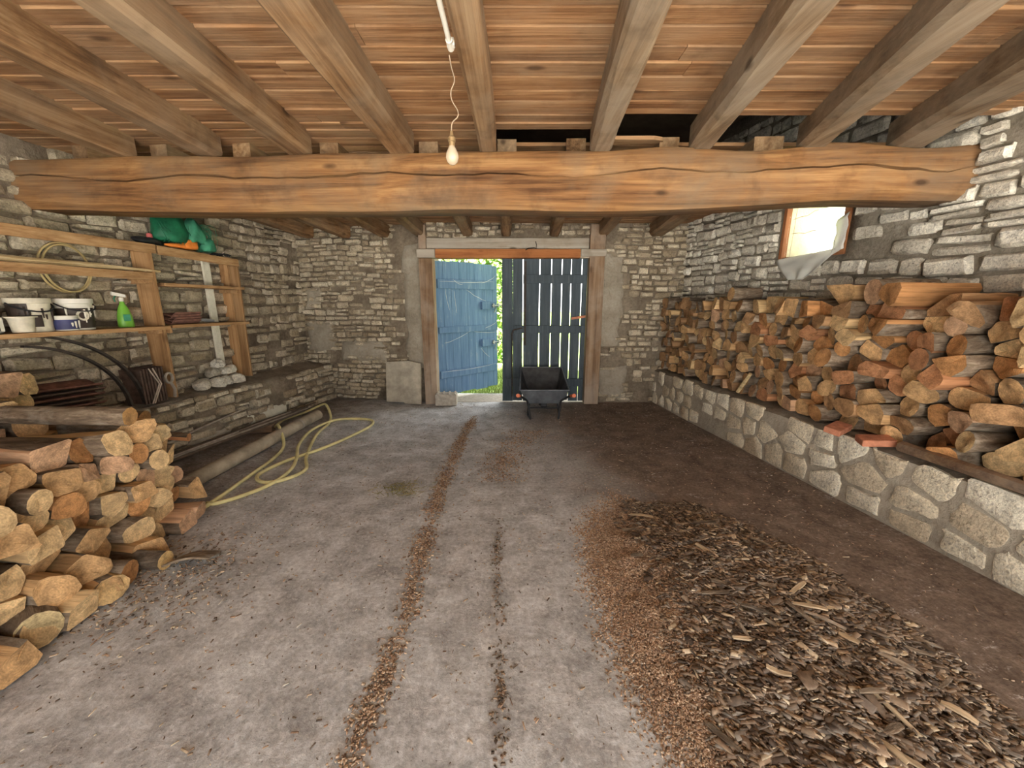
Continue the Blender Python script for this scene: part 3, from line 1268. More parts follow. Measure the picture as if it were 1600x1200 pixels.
def ledged_leaf(name, label, edges, zb, zt, mat, ledges, loc, rotz, mirrored=False):
    """board-and-batten leaf; local x from hinge, inner face towards -y"""
    root = bpy.data.objects.new(name, None)
    root.location = loc
    root.rotation_euler = (0, 0, rotz)
    C.objects.link(root)
    tag(root, label, 'door', kind='structure')
    rr = random.Random(len(edges) * 7 + 1)
    for (a, b) in edges:
        m_ = MB()
        loops = []
        for i in range(9):
            s = i / 8
            z = lerp(zb + rr.uniform(-.012, .012), zt + rr.uniform(-.012, .012), s)
            ja, jb = rr.uniform(-.0015, .0015), rr.uniform(-.0015, .0015)
            loops.append([(a + ja, -.014, z), (b + jb, -.014, z), (b + jb, .014, z), (a + ja, .014, z)])
        m_.loft(loops)
        m_.build('plank', mat, root, smooth=25)
    xa, xb = min(edges[0][0], edges[-1][0]), max(edges[-1][1], edges[0][1])
    for (z, h, x0, x1) in ledges:
        m_ = MB()
        m_.box(((x0 + x1) / 2, -.03, z), (x1 - x0, .032, h))
        m_.build('batten', mat, root, bevel=.005)
    return root


# closed leaf: gaps between the boards let the daylight through
px = [-.152, .158, .412, .588, .742, .890, 1.038, 1.137]
gap = .0075
edges = [(-.152, .01), (.0115, .168 - gap)]
cuts = [.168, .420, .598, .755, .895, 1.055]
for i in range(5):
    edges.append((cuts[i] + gap, cuts[i + 1] - gap))
edges.append((cuts[5] + gap, 1.135))
leaf_r = ledged_leaf('door_1', 'closed right leaf of dark blue planks with bright gaps', edges, .03, 2.225, M['blue_shaded'],
                     [(1.92, .13, .17, 1.13), (1.17, .12, .03, 1.13), (.33, .12, -.1, 1.13)], (0, 6.02, 0), 0)
m_ = MB()
m_.box((.20, -.06, 1.55), (.03, .03, 1.25))
m_.build('bolt_bar', M['iron'], leaf_r)
m_ = MB()
m_.tube([(.0, -.055, .10), (.0, -.055, 1.1), (.02, -.055, 1.16), (.16, -.055, 1.19)], .011, 6)
m_.build('bolt_bar', M['iron'], leaf_r)
m_ = MB()
m_.box((1.02, -.05, 1.35), (.22, .012, .035), (0, -.15, 0))
m_.build('hinge_strap', M['brick'], leaf_r)

# open leaf, swung outwards about 45 degrees
w_ = 1.27
edges = []
x = .0
rr = random.Random(5)
while x < w_ - .05:
    b = min(w_, x + rr.uniform(.10, .17))
    if w_ - b < .05:
        b = w_
    edges.append((x, b - .004))
    x = b
leaf_l = ledged_leaf('door_2', 'open left leaf of bright blue planks swung outwards', edges, .07, 2.20, M['blue'],
                     [(1.86, .14, .02, w_ - .05), (1.14, .10, .02, w_ - .02), (.42, .12, .02, w_ - .04)], (-1.19, 6.12, 0), math.radians(44))
for z in (1.52, .88):
    m_ = MB()
    m_.box((w_ - .21, -.035, z), (.34, .05, .13))
    k = m_.build('bolt_block', M['blue'], leaf_l, bevel=.006)
    m_ = MB()
    m_.tube([(w_ - .17, -.075, z), (w_ + .03, -.075, z)], .010, 8)
    m_.box((w_ - .14, -.07, z), (.025, .03, .07))
    m_.box((w_ - .02, -.07, z), (.025, .03, .07))
    m_.tube([(w_ - .12, -.08, z), (w_ - .11, -.10, z - .05), (w_ - .13, -.09, z - .12)], .008, 6)
    m_.build('bolt', M['galv'], k)
rr = random.Random(8)
m_ = MB()
for (a, b) in [((.56, 1.78), (.98, 1.60)), ((.10, .93), (.62, 1.10)), ((.05, 1.90), (1.15, 1.93)), ((.3, 1.93), (.5, 1.86)), ((.95, 1.14), (1.25, 1.25)), ((.7, 1.09), (1.2, 1.06)), ((.15, 1.75), (.22, 1.45)),
               ((.32, 1.75), (.36, 1.4)), ((.85, .80), (1.05, .62)), ((.9, 1.9), (1.2, 2.02)), ((.05, .47), (1.2, .49))]:
    pts = []
    for i in range(6):
        s = i / 5
        pts.append((lerp(a[0], b[0], s), -.052, lerp(a[1], b[1], s) - .02 * math.sin(s * math.pi) + rr.uniform(-.006, .006)))
    m_.tube(pts, [.001, .0028, .0018, .003, .002, .001], 5)
m_.build('cobweb', M['web'], leaf_l)['kind'] = 'stuff'

# sill gap, threshold
tag(MB().box((-.05, 6.26, -.035), (2.6, .52, .08)).build('trim_2', M['block']), 'worn stone threshold under the barn door', 'threshold', kind='structure')

# concrete block holding the open leaf
b = thing('concrete_block', 'small hollow concrete block on the floor by the left door post', 'concrete block', (-1.03, 5.86, .004), (0, 0, .05))
m_ = MB()
m_.box((0, 0, .09), (.33, .19, .18))
m_.build('body', M['block'], b, bevel=.008)
m_ = MB()
for i in range(4):
    m_.box((-.13 + i * .088, -.0, .188), (.022, .17, .014))
m_.build('ribs', M['block'], b)

# leaning cement board
b = MB()
pts = [(-.28, 0), (.02, 0), (.02, -.02), (.30, -.02), (.30, .62), (.10, .66), (-.28, .63)]
b.loft([[(x, -.018, z) for x, z in pts], [(x, .018, z) for x, z in pts]])
o = b.build('cement_board', M['slab'], loc=(-1.72, 5.89, .03), rot=(-.10, 0, -.16), bevel=.006)
tag(o, 'broken grey cement board leaning on the wall beside the door', 'board')

# ------------------------------------------------------------------ window in the right wall
wroot = bpy.data.objects.new('window_1', None)
C.objects.link(wroot)
tr = Vector((wr1[0] - wr0[0], wr1[1] - wr0[1], 0)).normalized()
nr = Vector((tr.y, -tr.x, 0))
wroot.location = Vector((*wr0, 0)) + tr * ((WIN[0] + WIN[1]) / 2)
wroot.rotation_euler = (0, 0, math.atan2(tr.y, tr.x))
tag(wroot, 'small bright window in a brown wooden frame with torn plastic', 'window', kind='structure')
ww, wz0, wz1 = WIN[1] - WIN[0], WIN[2], WIN[3]
for (x_, w_j) in ((-ww / 2 + .018, .036), (ww / 2 - .03, .06)):
    m_ = MB()
    m_.box((x_, .02, (wz0 + wz1) / 2), (w_j, .07, wz1 - wz0))
    m_.build('jamb', M['frame_red'], wroot, bevel=.004)
m_ = MB()
m_.box((0, .02, wz0 + .015), (ww - .098, .07, .03))
m_.build('window_sill', M['frame_red'], wroot, bevel=.004)
m_ = MB()
m_.box((0, .02, wz1 - .015), (ww - .098, .07, .03))
m_.build('head', M['frame_red'], wroot, bevel=.004)
m_ = MB()
m_.box((-.012, .03, (wz0 + wz1) / 2), (ww - .1, .006, wz1 - wz0 - .06))
m_.build('pane', M['glass'], wroot)
m_ = MB()
for c_, d_ in (((-ww / 2 + .008, .25, (wz0 + wz1) / 2), (.016, .36, wz1 - wz0)), ((ww / 2 - .008, .25, (wz0 + wz1) / 2), (.016, .36, wz1 - wz0)),
               ((0, .25, wz0 + .008), (ww - .036, .36, .016)), ((0, .25, wz1 - .008), (ww - .036, .36, .016))):
    m_.box(c_, d_)
m_.build('reveal', M['plaster'], wroot)
# torn plastic sheet hanging over the sill
m_ = MB()
V, F = [], []
n = 14
for j in range(n + 1):
    for i in range(n + 1):
        s, t = i / n, j / n
        x = lerp(-ww / 2, ww / 2 - .05, s) * (1 - .75 * t ** 1.3) - .06 * t
        z = wz0 + .035 - .25 * t + .05 * (s - .5) * (1 - t)
        yy = -.035 - .03 * nz(s * 4, t * 3, 5) - .02 * t
        V.append((x, yy, z))
for j in range(n):
    for i in range(n):
        a = j * (n + 1) + i
        F.append((a, a + 1, a + n + 2, a + n + 1))
m_.add(V, F)
o = m_.build('plastic_sheet', M['sheet'], wroot, smooth=180, recalc=False)
sd = o.modifiers.new('solid', 'SOLIDIFY')
sd.thickness = .002
m_ = MB()
V, F = [], []
for j in range(9):
    for i in range(6):
        s, t = i / 5, j / 8
        V.append((ww / 2 - .10 + .10 * s + .03 * nz(t * 4, 9), -.03 - .03 * abs(nz(s * 3, t * 4, 2)), lerp(wz0 + .0, wz1 - .25, t) + .05 * s))
for j in range(8):
    for i in range(5):
        a = j * 6 + i
        F.append((a, a + 1, a + 7, a + 6))
m_.add(V, F)
o = m_.build('plastic_sheet', M['sheet'], wroot, smooth=180, recalc=False)
sd = o.modifiers.new('solid', 'SOLIDIFY')
sd.thickness = .002
rr = random.Random(3)
m_ = MB()
for (a, b) in [((-.28, .42), (.26, .50)), ((-.28, .27), (.25, .27)), ((.05, .56), (.3, .42)), ((.1, .3), (.32, .38)), ((.22, .02), (.28, .5)), ((.0, .45), (.3, .55)), ((-.27, .02), (-.25, .55))]:
    pts = [(lerp(a[0], b[0], i / 7), .045 + rr.uniform(-.005, .005), wz0 + lerp(a[1], b[1], i / 7) + rr.uniform(-.012, .012)) for i in range(8)]
    m_.tube(pts, .0022, 4)
m_.build('cobweb_thread', M['cable'], wroot)

# ------------------------------------------------------------------ firewood
PAL = [('tan', (.60, .37, .175)), ('pale yellow', (.70, .485, .25)), ('orange-brown', (.53, .265, .105)), ('brown', (.42, .245, .12)), ('reddish', (.50, .24, .115)), ('pinkish', (.60, .37, .22))]


def make_log(name, poly, length, kind, rr, colour, loc, rot, taper=.05):
    """poly: section in (y,z) round its middle; the sawn end that shows is at x = 0, the log runs to -length"""
    if kind == 'round':
        rad = math.sqrt(area(poly) / math.pi)
        cx, cz = 0, 0
        el = rr.uniform(.85, 1.0)
        poly = [(rad * .97 * math.cos(a * 2 * math.pi / 12) * el, rad * .97 * math.sin(a * 2 * math.pi / 12)) for a in range(12)]
    n = len(poly)
    barked = [rr.random() < .5 for _ in range(n)]
    if kind == 'round':
        barked = [True] * n
    elif kind == 'half-round':
        k0 = rr.randrange(n)
        barked = [((i - k0) % n) < n * .6 for i in range(n)]
    else:
        k0 = rr.randrange(n)
        barked = [((i - k0) % n) < n * .35 for i in range(n)]
    st = 5
    tx, tz = rr.uniform(-.35, .35), rr.uniform(-.35, .35)
    bend = rr.uniform(-.02, .02)
    loops = []
    sd = rr.uniform(0, 99)
    for i in range(st + 1):
        s = i / st
        loops.append([(-length * s + ((q[0] * tx + q[1] * tz) if i == 0 else 0), q[0] * (1 - taper * s + .08 * nz(s * 3, k * .9 + sd)) + bend * math.sin(s * 3), q[1] * (1 - taper * s + .08 * nz(s * 3 + 20, k * .9 + sd))) for k, q in enumerate(poly)])
    m_ = MB()
    m_.loft(loops, True, False)
    for q in range(len(m_.f)):
        m_.m[q] = 0 if barked[q % n] else 1
    # cut face: ring + centre with chips
    o0 = len(m_.v)
    inner = [(p[0] + rr.uniform(-.006, .006), p[1] * .55, p[2] * .55) for p in loops[0]]
    m_.add(loops[0] + inner + [(rr.uniform(-.01, .006), 0, 0)], [(i, n + i, n + (i + 1) % n, (i + 1) % n) for i in range(n)] + [(n + i, 2 * n, n + (i + 1) % n) for i in range(n)], 2)
    m_.f.append(tuple(st * n + i for i in range(n)))
    m_.m.append(2)
    o = m_.build(name, [LM['bark'], LM['split'], LM['end']], loc=loc, rot=rot, smooth=38)
    o.color = (*colour, 1)
    return o


def stack_logs(rows, L, place, seed, bounds, top_noise, label, group, kinds, pal_at, shrink=.985):
    """rows: heights; Voronoi packing of jittered rows so that neighbours touch"""
    rr = random.Random(seed)
    seeds, meta = [], []
    z = bounds[1]
    ri = 0
    while True:
        h = rows(ri, rr)
        if z + h * .5 > bounds[3]:
            break
        u = bounds[0] + rr.uniform(.02, .1)
        idx = 0
        while u < bounds[2]:
            w = L(u, rr)
            if z + h * .5 < top_noise(u):
                seeds.append((u, z + h * .5 + rr.uniform(-.25, .25) * h))
                idx += 1
                meta.append((ri + 1, idx))
            u += w
        z += h
        ri += 1
    bound = [(bounds[0] - .05, bounds[1]), (bounds[2] + .05, bounds[1]), (bounds[2] + .05, bounds[3] + .03), (bounds[0] - .05, bounds[3] + .03)]
    out = []
    for poly, sd, (ri, idx) in zip(cells(seeds, bound), seeds, meta):
        if len(poly) < 3:
            continue
        # free side of the top logs
        mx = .11
        poly = [(sd[0] + max(-mx, min(mx, q[0] - sd[0])), sd[1] + max(-mx * .8, min(mx * .8, q[1] - sd[1]))) for q in poly]
        c = centroid(poly)
        pl = [((q[0] - c[0]) * shrink, (q[1] - c[1]) * shrink) for q in poly]
        kind = kinds(rr)
        pl = chaikin(pl, .2 if kind != 'split' else .09)
        cn, cc = pal_at(sd[0], rr)
        kf = rr.uniform(.82, 1.12)
        cc = tuple(v * kf for v in cc)
        out.append((c, pl, kind, cn, cc, ri, idx))
    return out, rr


def kinds_(rr):
    r = rr.random()
    return 'round' if r < .24 else ('half-round' if r < .55 else 'split')


# right-hand stack: u runs from the door end towards the camera, section lies in (u, z)
Ls = 6.0 - 1.75


def topz(u):
    y = 5.95 - u
    return 1.60 + .13 * nz(u * 3.1, 5) + (.05 if y < 3.6 else 0)


def pal_right(u, rr):
    r = rr.random()
    if u > 1.9 and r < .38:
        return PAL[2] if rr.random() < .6 else PAL[4]
    if u < .9 and r < .5:
        return PAL[3]
    return rr.choice([PAL[0], PAL[0], PAL[1], PAL[3], PAL[5], PAL[0]])


logs, rr = stack_logs(lambda i, r: r.uniform(.10, .125), lambda u, r: lerp(.105, .175, min(1, u / 3.2)) * r.uniform(.75, 1.3), None, 83, (0.02, LEDGE_R + .03, Ls, 1.76), topz, '', '', kinds_, pal_right)
logs.sort(key=lambda q: -seen_size((KR(5.95 - q[0][0]), 5.95 - q[0][0], q[0][1]), area(q[1])))
for (c, pl, kind, cn, cc, ri, idx) in logs[:300]:
    y = 5.95 - c[0]
    xf = KR(y) + .06 + rr.uniform(-.05, .09) * (1 + .8 * sm(3.6, 2.6, y)) - .02
    ln = max(.2, WR(y) - .11 - xf) * rr.uniform(.93, 1.0)
    ang = math.atan(.137)
    o = make_log('firewood_log', pl, ln, kind, rr, cc, (xf, y, c[1]), (rr.uniform(-.0, .0), rr.uniform(-.03, .03), math.pi + rr.uniform(-.06, .06)))
    tag(o, '%s %s log, %s from the door, %s row up, right firewood stack' % (cn, kind, ordinal(idx), ordinal(ri)), 'firewood log', 'firewood logs stacked on the right ledge')

# left-hand stack, nearer and larger logs; u = world y, ends face the middle of the barn
def topl(u):
    return lerp(.86, .62, sm(2.2, 2.75, u)) + .04 * nz(u * 3, 2)


def pal_left(u, rr):
    return rr.choice([PAL[0], PAL[1], PAL[1], PAL[0], PAL[5], PAL[2]])


logs, rr = stack_logs(lambda i, r: r.uniform(.105, .13), lambda u, r: .15 * r.uniform(.75, 1.35), None, 29, (1.12, .01, 2.72, .86), topl, '', '', kinds_, pal_left)
for (c, pl, kind, cn, cc, ri, idx) in logs:
    y = c[0]
    xf = -2.30 - .16 * (y - 1.6) + rr.uniform(-.10, .07) + .10 * sm(.3, .05, c[1])
    ln = rr.uniform(.44, .58)
    o = make_log('firewood_log', [(-q[0], q[1]) for q in pl][::-1] if False else pl, ln, kind, rr, cc, (xf, y, c[1]), (0, rr.uniform(-.05, .05), rr.uniform(-.22, .1)))
    tag(o, '%s %s log, %s from the camera, %s row up, front left pile' % (cn, kind, ordinal(idx), ordinal(ri)), 'firewood log', 'firewood logs piled on the left')
# rear bank of the same pile, only its top shows
logs, rr = stack_logs(lambda i, r: r.uniform(.13, .16), lambda u, r: .18 * r.uniform(.8, 1.3), None, 37, (1.7, .01, 2.85, .98), lambda u: lerp(1.0, .62, sm(2.1, 2.8, u)), '', '', kinds_, pal_left)
for (c, pl, kind, cn, cc, ri, idx) in logs:
    y = c[0]
    xf = -2.93 - .14 * (y - 1.6) + rr.uniform(-.03, .03)
    ln = max(.3, xf - BL(y) - .05)
    o = make_log('firewood_log', pl, ln * .98, kind, rr, cc, (xf, y, c[1]), (0, rr.uniform(-.03, .03), rr.uniform(-.04, .04)))
    tag(o, '%s %s log, %s from the camera, %s row up, rear left pile' % (cn, kind, ordinal(idx), ordinal(ri)), 'firewood log', 'firewood logs in the rear bank on the left')

circ = [(.055 * math.cos(a * math.pi / 6), .05 * math.sin(a * math.pi / 6)) for a in range(12)]
rr = random.Random(7)


def loose_log(label, poly, ln, kind, col, loc, rot, cat='firewood log', group=None):
    o = make_log('firewood_log', poly, ln, kind, rr, col, loc, rot)
    tag(o, label, cat, group)
    return o


def blob(a, b, n=10):
    return [(a * math.cos(k * 2 * math.pi / n) * (1 + .12 * nz(k * 1.7, a * 50)), b * math.sin(k * 2 * math.pi / n) * (1 + .12 * nz(k * 1.3, b * 70))) for k in range(n)]


loose_log('long smooth orange log lying across the top of the left pile', blob(.06, .055), .85, 'half-round', (.55, .31, .12), (-2.28, 2.20, .925), (0, .02, .0))
loose_log('dark weathered timber with a broken orange end behind the left pile', blob(.075, .06), .95, 'round', (.42, .22, .09), (-2.72, 2.72, .745), (0, -.02, .05))
loose_log('short pale split block at the far end of the left pile top', blob(.06, .055, 7), .2, 'split', (.64, .47, .25), (-2.46, 2.56, .70), (0, .1, -.3))
loose_log('reddish split piece sticking out at the far top of the left pile', blob(.05, .03, 7), .36, 'split', (.50, .23, .10), (-2.52, 2.84, .56), (0, .12, .2))
loose_log('thick half-round log lying loose on the floor before the left pile', blob(.085, .065), .42, 'half-round', (.64, .43, .2), (-2.17, 1.80, .07), (0, 0, -.35))
loose_log('pale round log lying loose at the foot of the left pile', blob(.055, .055), .5, 'half-round', (.66, .44, .19), (-2.10, 2.05, .06), (0, 0, .02))
loose_log('knotty stump with pale branch cuts nearest the camera by the left pile', blob(.10, .09), .4, 'round', (.55, .42, .22), (-2.22, 1.52, .09), (0, 0, -.7))
# a few logs stacked on the left ledge at the edge of the view
logs, rr2 = stack_logs(lambda i, r: r.uniform(.10, .12), lambda u, r: .14 * r.uniform(.85, 1.2), None, 53, (2.16, LEDGE_L + .03, 2.66, 1.12), lambda u: 1.2, '', '', kinds_, pal_left)
for (c, pl, kind, cn, cc, ri, idx) in logs:
    xf = -3.43 + rr2.uniform(-.04, .04)
    o = make_log('firewood_log', pl, xf - WL(c[0]) - .09, kind, rr2, cc, (xf, c[0], c[1]), (0, 0, rr2.uniform(-.04, .04)))
    tag(o, '%s %s log, %s from the camera, %s row up, on the left ledge' % (cn, kind, ordinal(idx), ordinal(ri)), 'firewood log', 'firewood logs on the left ledge')

# bark slabs on the floor by the left pile
m_ = MB()
V, F = [], []
for j in range(5):
    for i in range(7):
        s, t = i / 6, j / 4
        V.append((lerp(-.12, .12, s) * (1 + .1 * nz(t * 5, 3)), lerp(-.08, .08, t) + .015 * nz(s * 6, t), .025 * math.sin(s * math.pi) + .06 * (1 - t) + .006 * nz(s * 8, t * 8)))
for j in range(4):
    for i in range(6):
        a = j * 7 + i
        F.append((a, a + 1, a + 8, a + 7))
m_.add(V, F)
o = m_.build('bark_slab', LM['bark'], loc=(-1.98, 2.10, .012), rot=(0, 0, .3), smooth=60, recalc=False)
sd = o.modifiers.new('solid', 'SOLIDIFY')
sd.thickness = .012
tag(o, 'curved slab of bark on the floor at the foot of the left pile', 'bark')

# red tiles wedged at the foot of the right stack
for (x, y, z, rz, nm) in [(2.60, 2.92, .605, .5, 'left'), (2.66, 2.66, .60, -.3, 'right')]:
    m_ = MB()
    m_.box((0, 0, 0), (.20, .11, .05))
    o = m_.build('brick', M['brick'], loc=(x, y, z), rot=(.12, -.1, rz), bevel=.006)
    tag(o, 'orange-red brick at the foot of the firewood, %s one of two' % nm, 'brick')
m_ = MB()
m_.loft([[(q[0], 0, q[1]) for q in blob(.045, .035, 8)], [(q[0], 1.2, q[1]) for q in blob(.05, .04, 8)]])
o = m_.build('old_beam', M['oldwood'], loc=(2.86, 1.35, .60), rot=(0, 0, .10), smooth=40)
tag(o, 'grey weathered pole lying on the right ledge before the firewood', 'wooden pole')
m_ = MB()
m_.tube([(0, 0, 0), (.0, -.10, .13), (.01, -.17, .24)], [.02, .022, .018], 7)
o = m_.build('stick', LM['split'], loc=(KR(4.2) + .03, 4.2, .60), smooth=40)
o.color = (.66, .5, .27, 1)
tag(o, 'thin pale split stick leaning upright against the right firewood stack', 'stick')

# ------------------------------------------------------------------ shelves on the left
WANG = math.atan2(6.35 - REAR, wl1[0] - wl0[0]) - math.pi / 2     # rotation of things set along the left wall


def on_left(y, off, z):
    """a point at distance off from the left wall"""
    n = Vector((math.cos(WANG), math.sin(WANG), 0))
    return Vector((WL(y), y, z)) + n * off


def board(parent, name, ya, yb, off0, off1, za, zb, th, mat, seed=1, front=0):
    """plank along the wall between ya and yb (local to wall frame), top heights za/zb"""
    m_ = MB()
    loops = []
    for i in range(7):
        s = i / 6
        yy = lerp(ya, yb, s)
        z = lerp(za, zb, s) + .004 * nz(s * 4, seed)
        a = on_left(yy, off0, 0)
        b = on_left(yy, off1 + .004 * nz(s * 5, seed, 4), 0)
        loops.append([(a.x, a.y, z - th), (b.x, b.y, z - th), (b.x, b.y, z), (a.x, a.y, z)])
    m_.loft(loops)
    return m_.build(name, mat, parent, smooth=30, bevel=.003)


def panel(parent, name, y, off0, off1, z0, z1, th, mat, lean=0):
    m_ = MB()
    a0, b0 = on_left(y, off0, z0), on_left(y, off1, z0)
    d = Vector((-math.sin(WANG), math.cos(WANG), 0)) * th
    loops = []
    for z, k in ((z0, 0), (lerp(z0, z1, .5), .5), (z1, 1)):
        o = Vector((-math.sin(WANG), math.cos(WANG), 0)) * lean * k
        loops.append([(p + o + q - Vector((0, 0, p.z)) + Vector((0, 0, z))) for p, q in ((a0, Vector()), (b0, Vector()), (b0, d), (a0, d))])
    m_.loft(loops)
    return m_.build(name, mat, parent, smooth=30, bevel=.003)


sh_l = thing('wooden_shelf', 'left wooden wall shelf holding paint pots and laths', 'shelf')
board(sh_l, 'shelf_board', 2.3, 3.98, .0, .27, 2.145, 2.13, .028, M['shelf'], 1)
board(sh_l, 'front_rail', 2.3, 3.97, .245, .275, 2.150, 2.135, .085, M['shelf'], 2)
board(sh_l, 'shelf_board', 2.3, 3.90, .0, .26, 1.855, 1.845, .025, M['shelf'], 3)
board(sh_l, 'front_rail', 2.3, 3.90, .25, .275, 1.885, 1.865, .07, M['shelf'], 4)
board(sh_l, 'shelf_board', 2.2, 3.93, .0, .33, 1.375, 1.355, .035, M['shelf'], 5)
panel(sh_l, 'upright', 3.90, .06, .27, .62, 2.10, .03, M['shelfz'])
panel(sh_l, 'cleat', 3.86, .02, .26, 1.28, 1.32, .04, M['shelf'])
panel(sh_l, 'cleat', 3.86, .02, .26, 1.76, 1.82, .04, M['shelf'])
sh_r = thing('wooden_shelf', 'right wooden shelf unit with the green netting on top', 'shelf')
board(sh_r, 'shelf_board', 3.99, 4.92, .0, .27, 2.125, 2.085, .028, M['shelf'], 6)
board(sh_r, 'front_rail', 3.99, 4.92, .25, .275, 2.130, 2.09, .085, M['shelf'], 7)
board(sh_r, 'shelf_board', 3.99, 4.95, .02, .28, 1.775, 1.765, .032, M['shelf'], 8)
board(sh_r, 'shelf_board', 3.99, 4.95, .02, .28, 1.360, 1.345, .032, M['shelf'], 9)
panel(sh_r, 'upright', 4.87, .02, .135, .66, 2.06, .025, M['shelfz'], .02)
panel(sh_r, 'upright', 4.87, .155, .27, .66, 2.06, .025, M['shelfz'], .02)
panel(sh_r, 'cleat', 4.84, .02, .26, 1.69, 1.73, .03, M['shelf'])
panel(sh_r, 'batten', 4.62, .06, .085, .66, 2.08, .09, M['plaster'])
panel(sh_r, 'cleat', 3.96, .03, .27, 1.28, 1.325, .03, M['shelf'])

# laths
rr = random.Random(4)
for i, (a, b, off, z0, z1, r) in enumerate([(2.3, 3.55, .22, 1.93, 1.905, .013), (2.35, 3.92, .20, 1.905, 1.885, .012), (2.4, 3.98, .255, 1.92, 1.885, .011), (2.5, 3.80, .235, 1.91, 1.89, .010)]):
    m_ = MB()
    pts = [on_left(lerp(a, b, k / 8), off + .01 * math.sin(k * .7 + i), lerp(z0, z1, k / 8) + .004 * math.sin(k + i)) for k in range(9)]
    m_.tube(pts, r, 5)
    o = m_.build('wooden_lath', M['lath'], smooth=40)
    tag(o, ['topmost pale lath lying on the middle left shelf', 'thin rearmost lath on the middle left shelf', 'front long lath overhanging the end of the middle left shelf', 'shorter lath among those on the middle left shelf'][i], 'lath', 'laths on the middle shelf')
# coil of tan hose hung on the wall
m_ = MB()
pts = [on_left(3.36 + .165 * math.cos(a * math.pi / 16), .085 + .008 * math.sin(a * .2), 1.87 + .20 * math.sin(a * math.pi / 16)) for a in range(32)]
m_.tube(pts, .009, 6, closed=True)
pts2 = [on_left(3.37 + .155 * math.cos(a * math.pi / 16), .10, 1.865 + .19 * math.sin(a * math.pi / 16)) for a in range(32)]
m_.tube(pts2, .009, 6, closed=True)
tag(m_.build('hose_coil', M['coil'], smooth=60), 'coil of thin tan hose hanging on the wall behind the shelf', 'hose')


def pot(name, label, y, off, z, r, h, body, band, lid, handle=None, band_span=(.15, .75), rim=1.06, taper=.9):
    c = on_left(y, off, z)
    t = thing(name, label, 'paint bucket', c)
    MB().lathe([(r * taper, 0), (r * taper, .004), (r, h * .96), (r, h), (r * .95, h), (r * .9, h * .8), (0.001, h * .78)], 24).build('body', body, t, smooth=40)
    if band:
        a, b = band_span
        MB().lathe([(r * lerp(taper, 1, a) + .0015, h * a), (r * lerp(taper, 1, b) + .0015, h * b)], 24).build('label_band', band, t, smooth=60, recalc=False)
    if lid:
        MB().lathe([(r * rim, h * .93), (r * rim, h * 1.01), (r * .98, h * 1.03), (.001, h * 1.02)], 24).build('lid', lid, t, smooth=40)
    else:
        MB().lathe([(r * 1.0, h * .84), (r * rim, h * .85), (r * rim, h), (r * .97, h)], 24).build('rim', body, t, smooth=40)
    if handle:
        m_ = MB()
        pts = []
        for k in range(13):
            a = -math.pi * .5 + math.pi * k / 12 + WANG
            pts.append((r * 1.09 * math.cos(a), r * 1.09 * math.sin(a), h * (.86 - .26 * math.sin(math.pi * k / 12))))
        m_.tube(pts, .006, 5)
        m_.build('handle', handle, t, smooth=60)
    return t


def drips(t, r, h, mat, seed, n=7):
    rr = random.Random(seed)
    m_ = MB()
    for k in range(n):
        a = rr.uniform(-1.2, .9)
        z0, z1 = h * rr.uniform(.15, .5), h * rr.uniform(.5, .8)
        m_.tube([(r * 1.0 * math.cos(a), r * 1.0 * math.sin(a), z) for z in (z0, (z0 + z1) / 2, z1)], [.003, .006, .007], 5)
    m_.build('paint_drip', mat, t)['kind'] = 'stuff'


t = pot('paint_bucket', 'large white paint bucket with black handle, left of two on shelf', 3.03, .172, 1.365, .113, .255, M['cream'], None, None, M['black'])
m_ = MB()
for a0, a1, z0, z1 in [(-2.1, -.75, .03, .24), (-.75, -.2, .04, .13)]:
    n = 8
    V = [(.1145 * math.cos(a), .1145 * math.sin(a), z) for z in (z0, z1) for a in [lerp(a0, a1, k / n) for k in range(n + 1)]]
    m_.add(V, [(k, k + 1, n + 2 + k, n + 1 + k) for k in range(n)])
m_.build('label_band', M['label_dark'], t, recalc=False)
drips(t, .113, .255, M['label_dark'], 3)
t = pot('paint_bucket', 'large dark-labelled paint bucket with white rim, right of two on shelf', 3.30, .172, 1.362, .113, .255, M['white'], M['label_dark'], None, M['black'], (.06, .70))
drips(t, .114, .255, M['white'], 5, 5)
m_ = MB()
m_.tube([(.117 * math.cos(-.35 + .28 * math.cos(a)), .117 * math.sin(-.35 + .28 * math.cos(a)), .12 + .035 * math.sin(a)) for a in [k * math.pi / 8 for k in range(16)]], .009, 5, closed=True)
m_.build('ring_mark', M['cream'], t, smooth=60)
t = pot('paint_tub', 'small cream plastic tub in front of the left bucket', 2.93, .24, 1.37, .07, .115, M['cream'], None, M['cream'], None, rim=1.22, taper=.8)
t = pot('paint_tub', 'small blue-labelled tub with white lid in front of the right bucket', 3.18, .245, 1.366, .072, .115, M['white'], M['label_blue'], M['white'], None, (.08, .75), taper=.92)
drips(t, .073, .115, M['white'], 9, 4)
t = pot('paint_tin', 'grey metal tin with dark label at the left end of shelf', 2.77, .17, 1.372, .085, .17, M['tin'], M['label_dark'], M['tin'], None, (.1, .6), taper=1.0)
MB().box((.075, .04, .06), (.02, .02, .1)).build('paint_drip', M['white'], t)

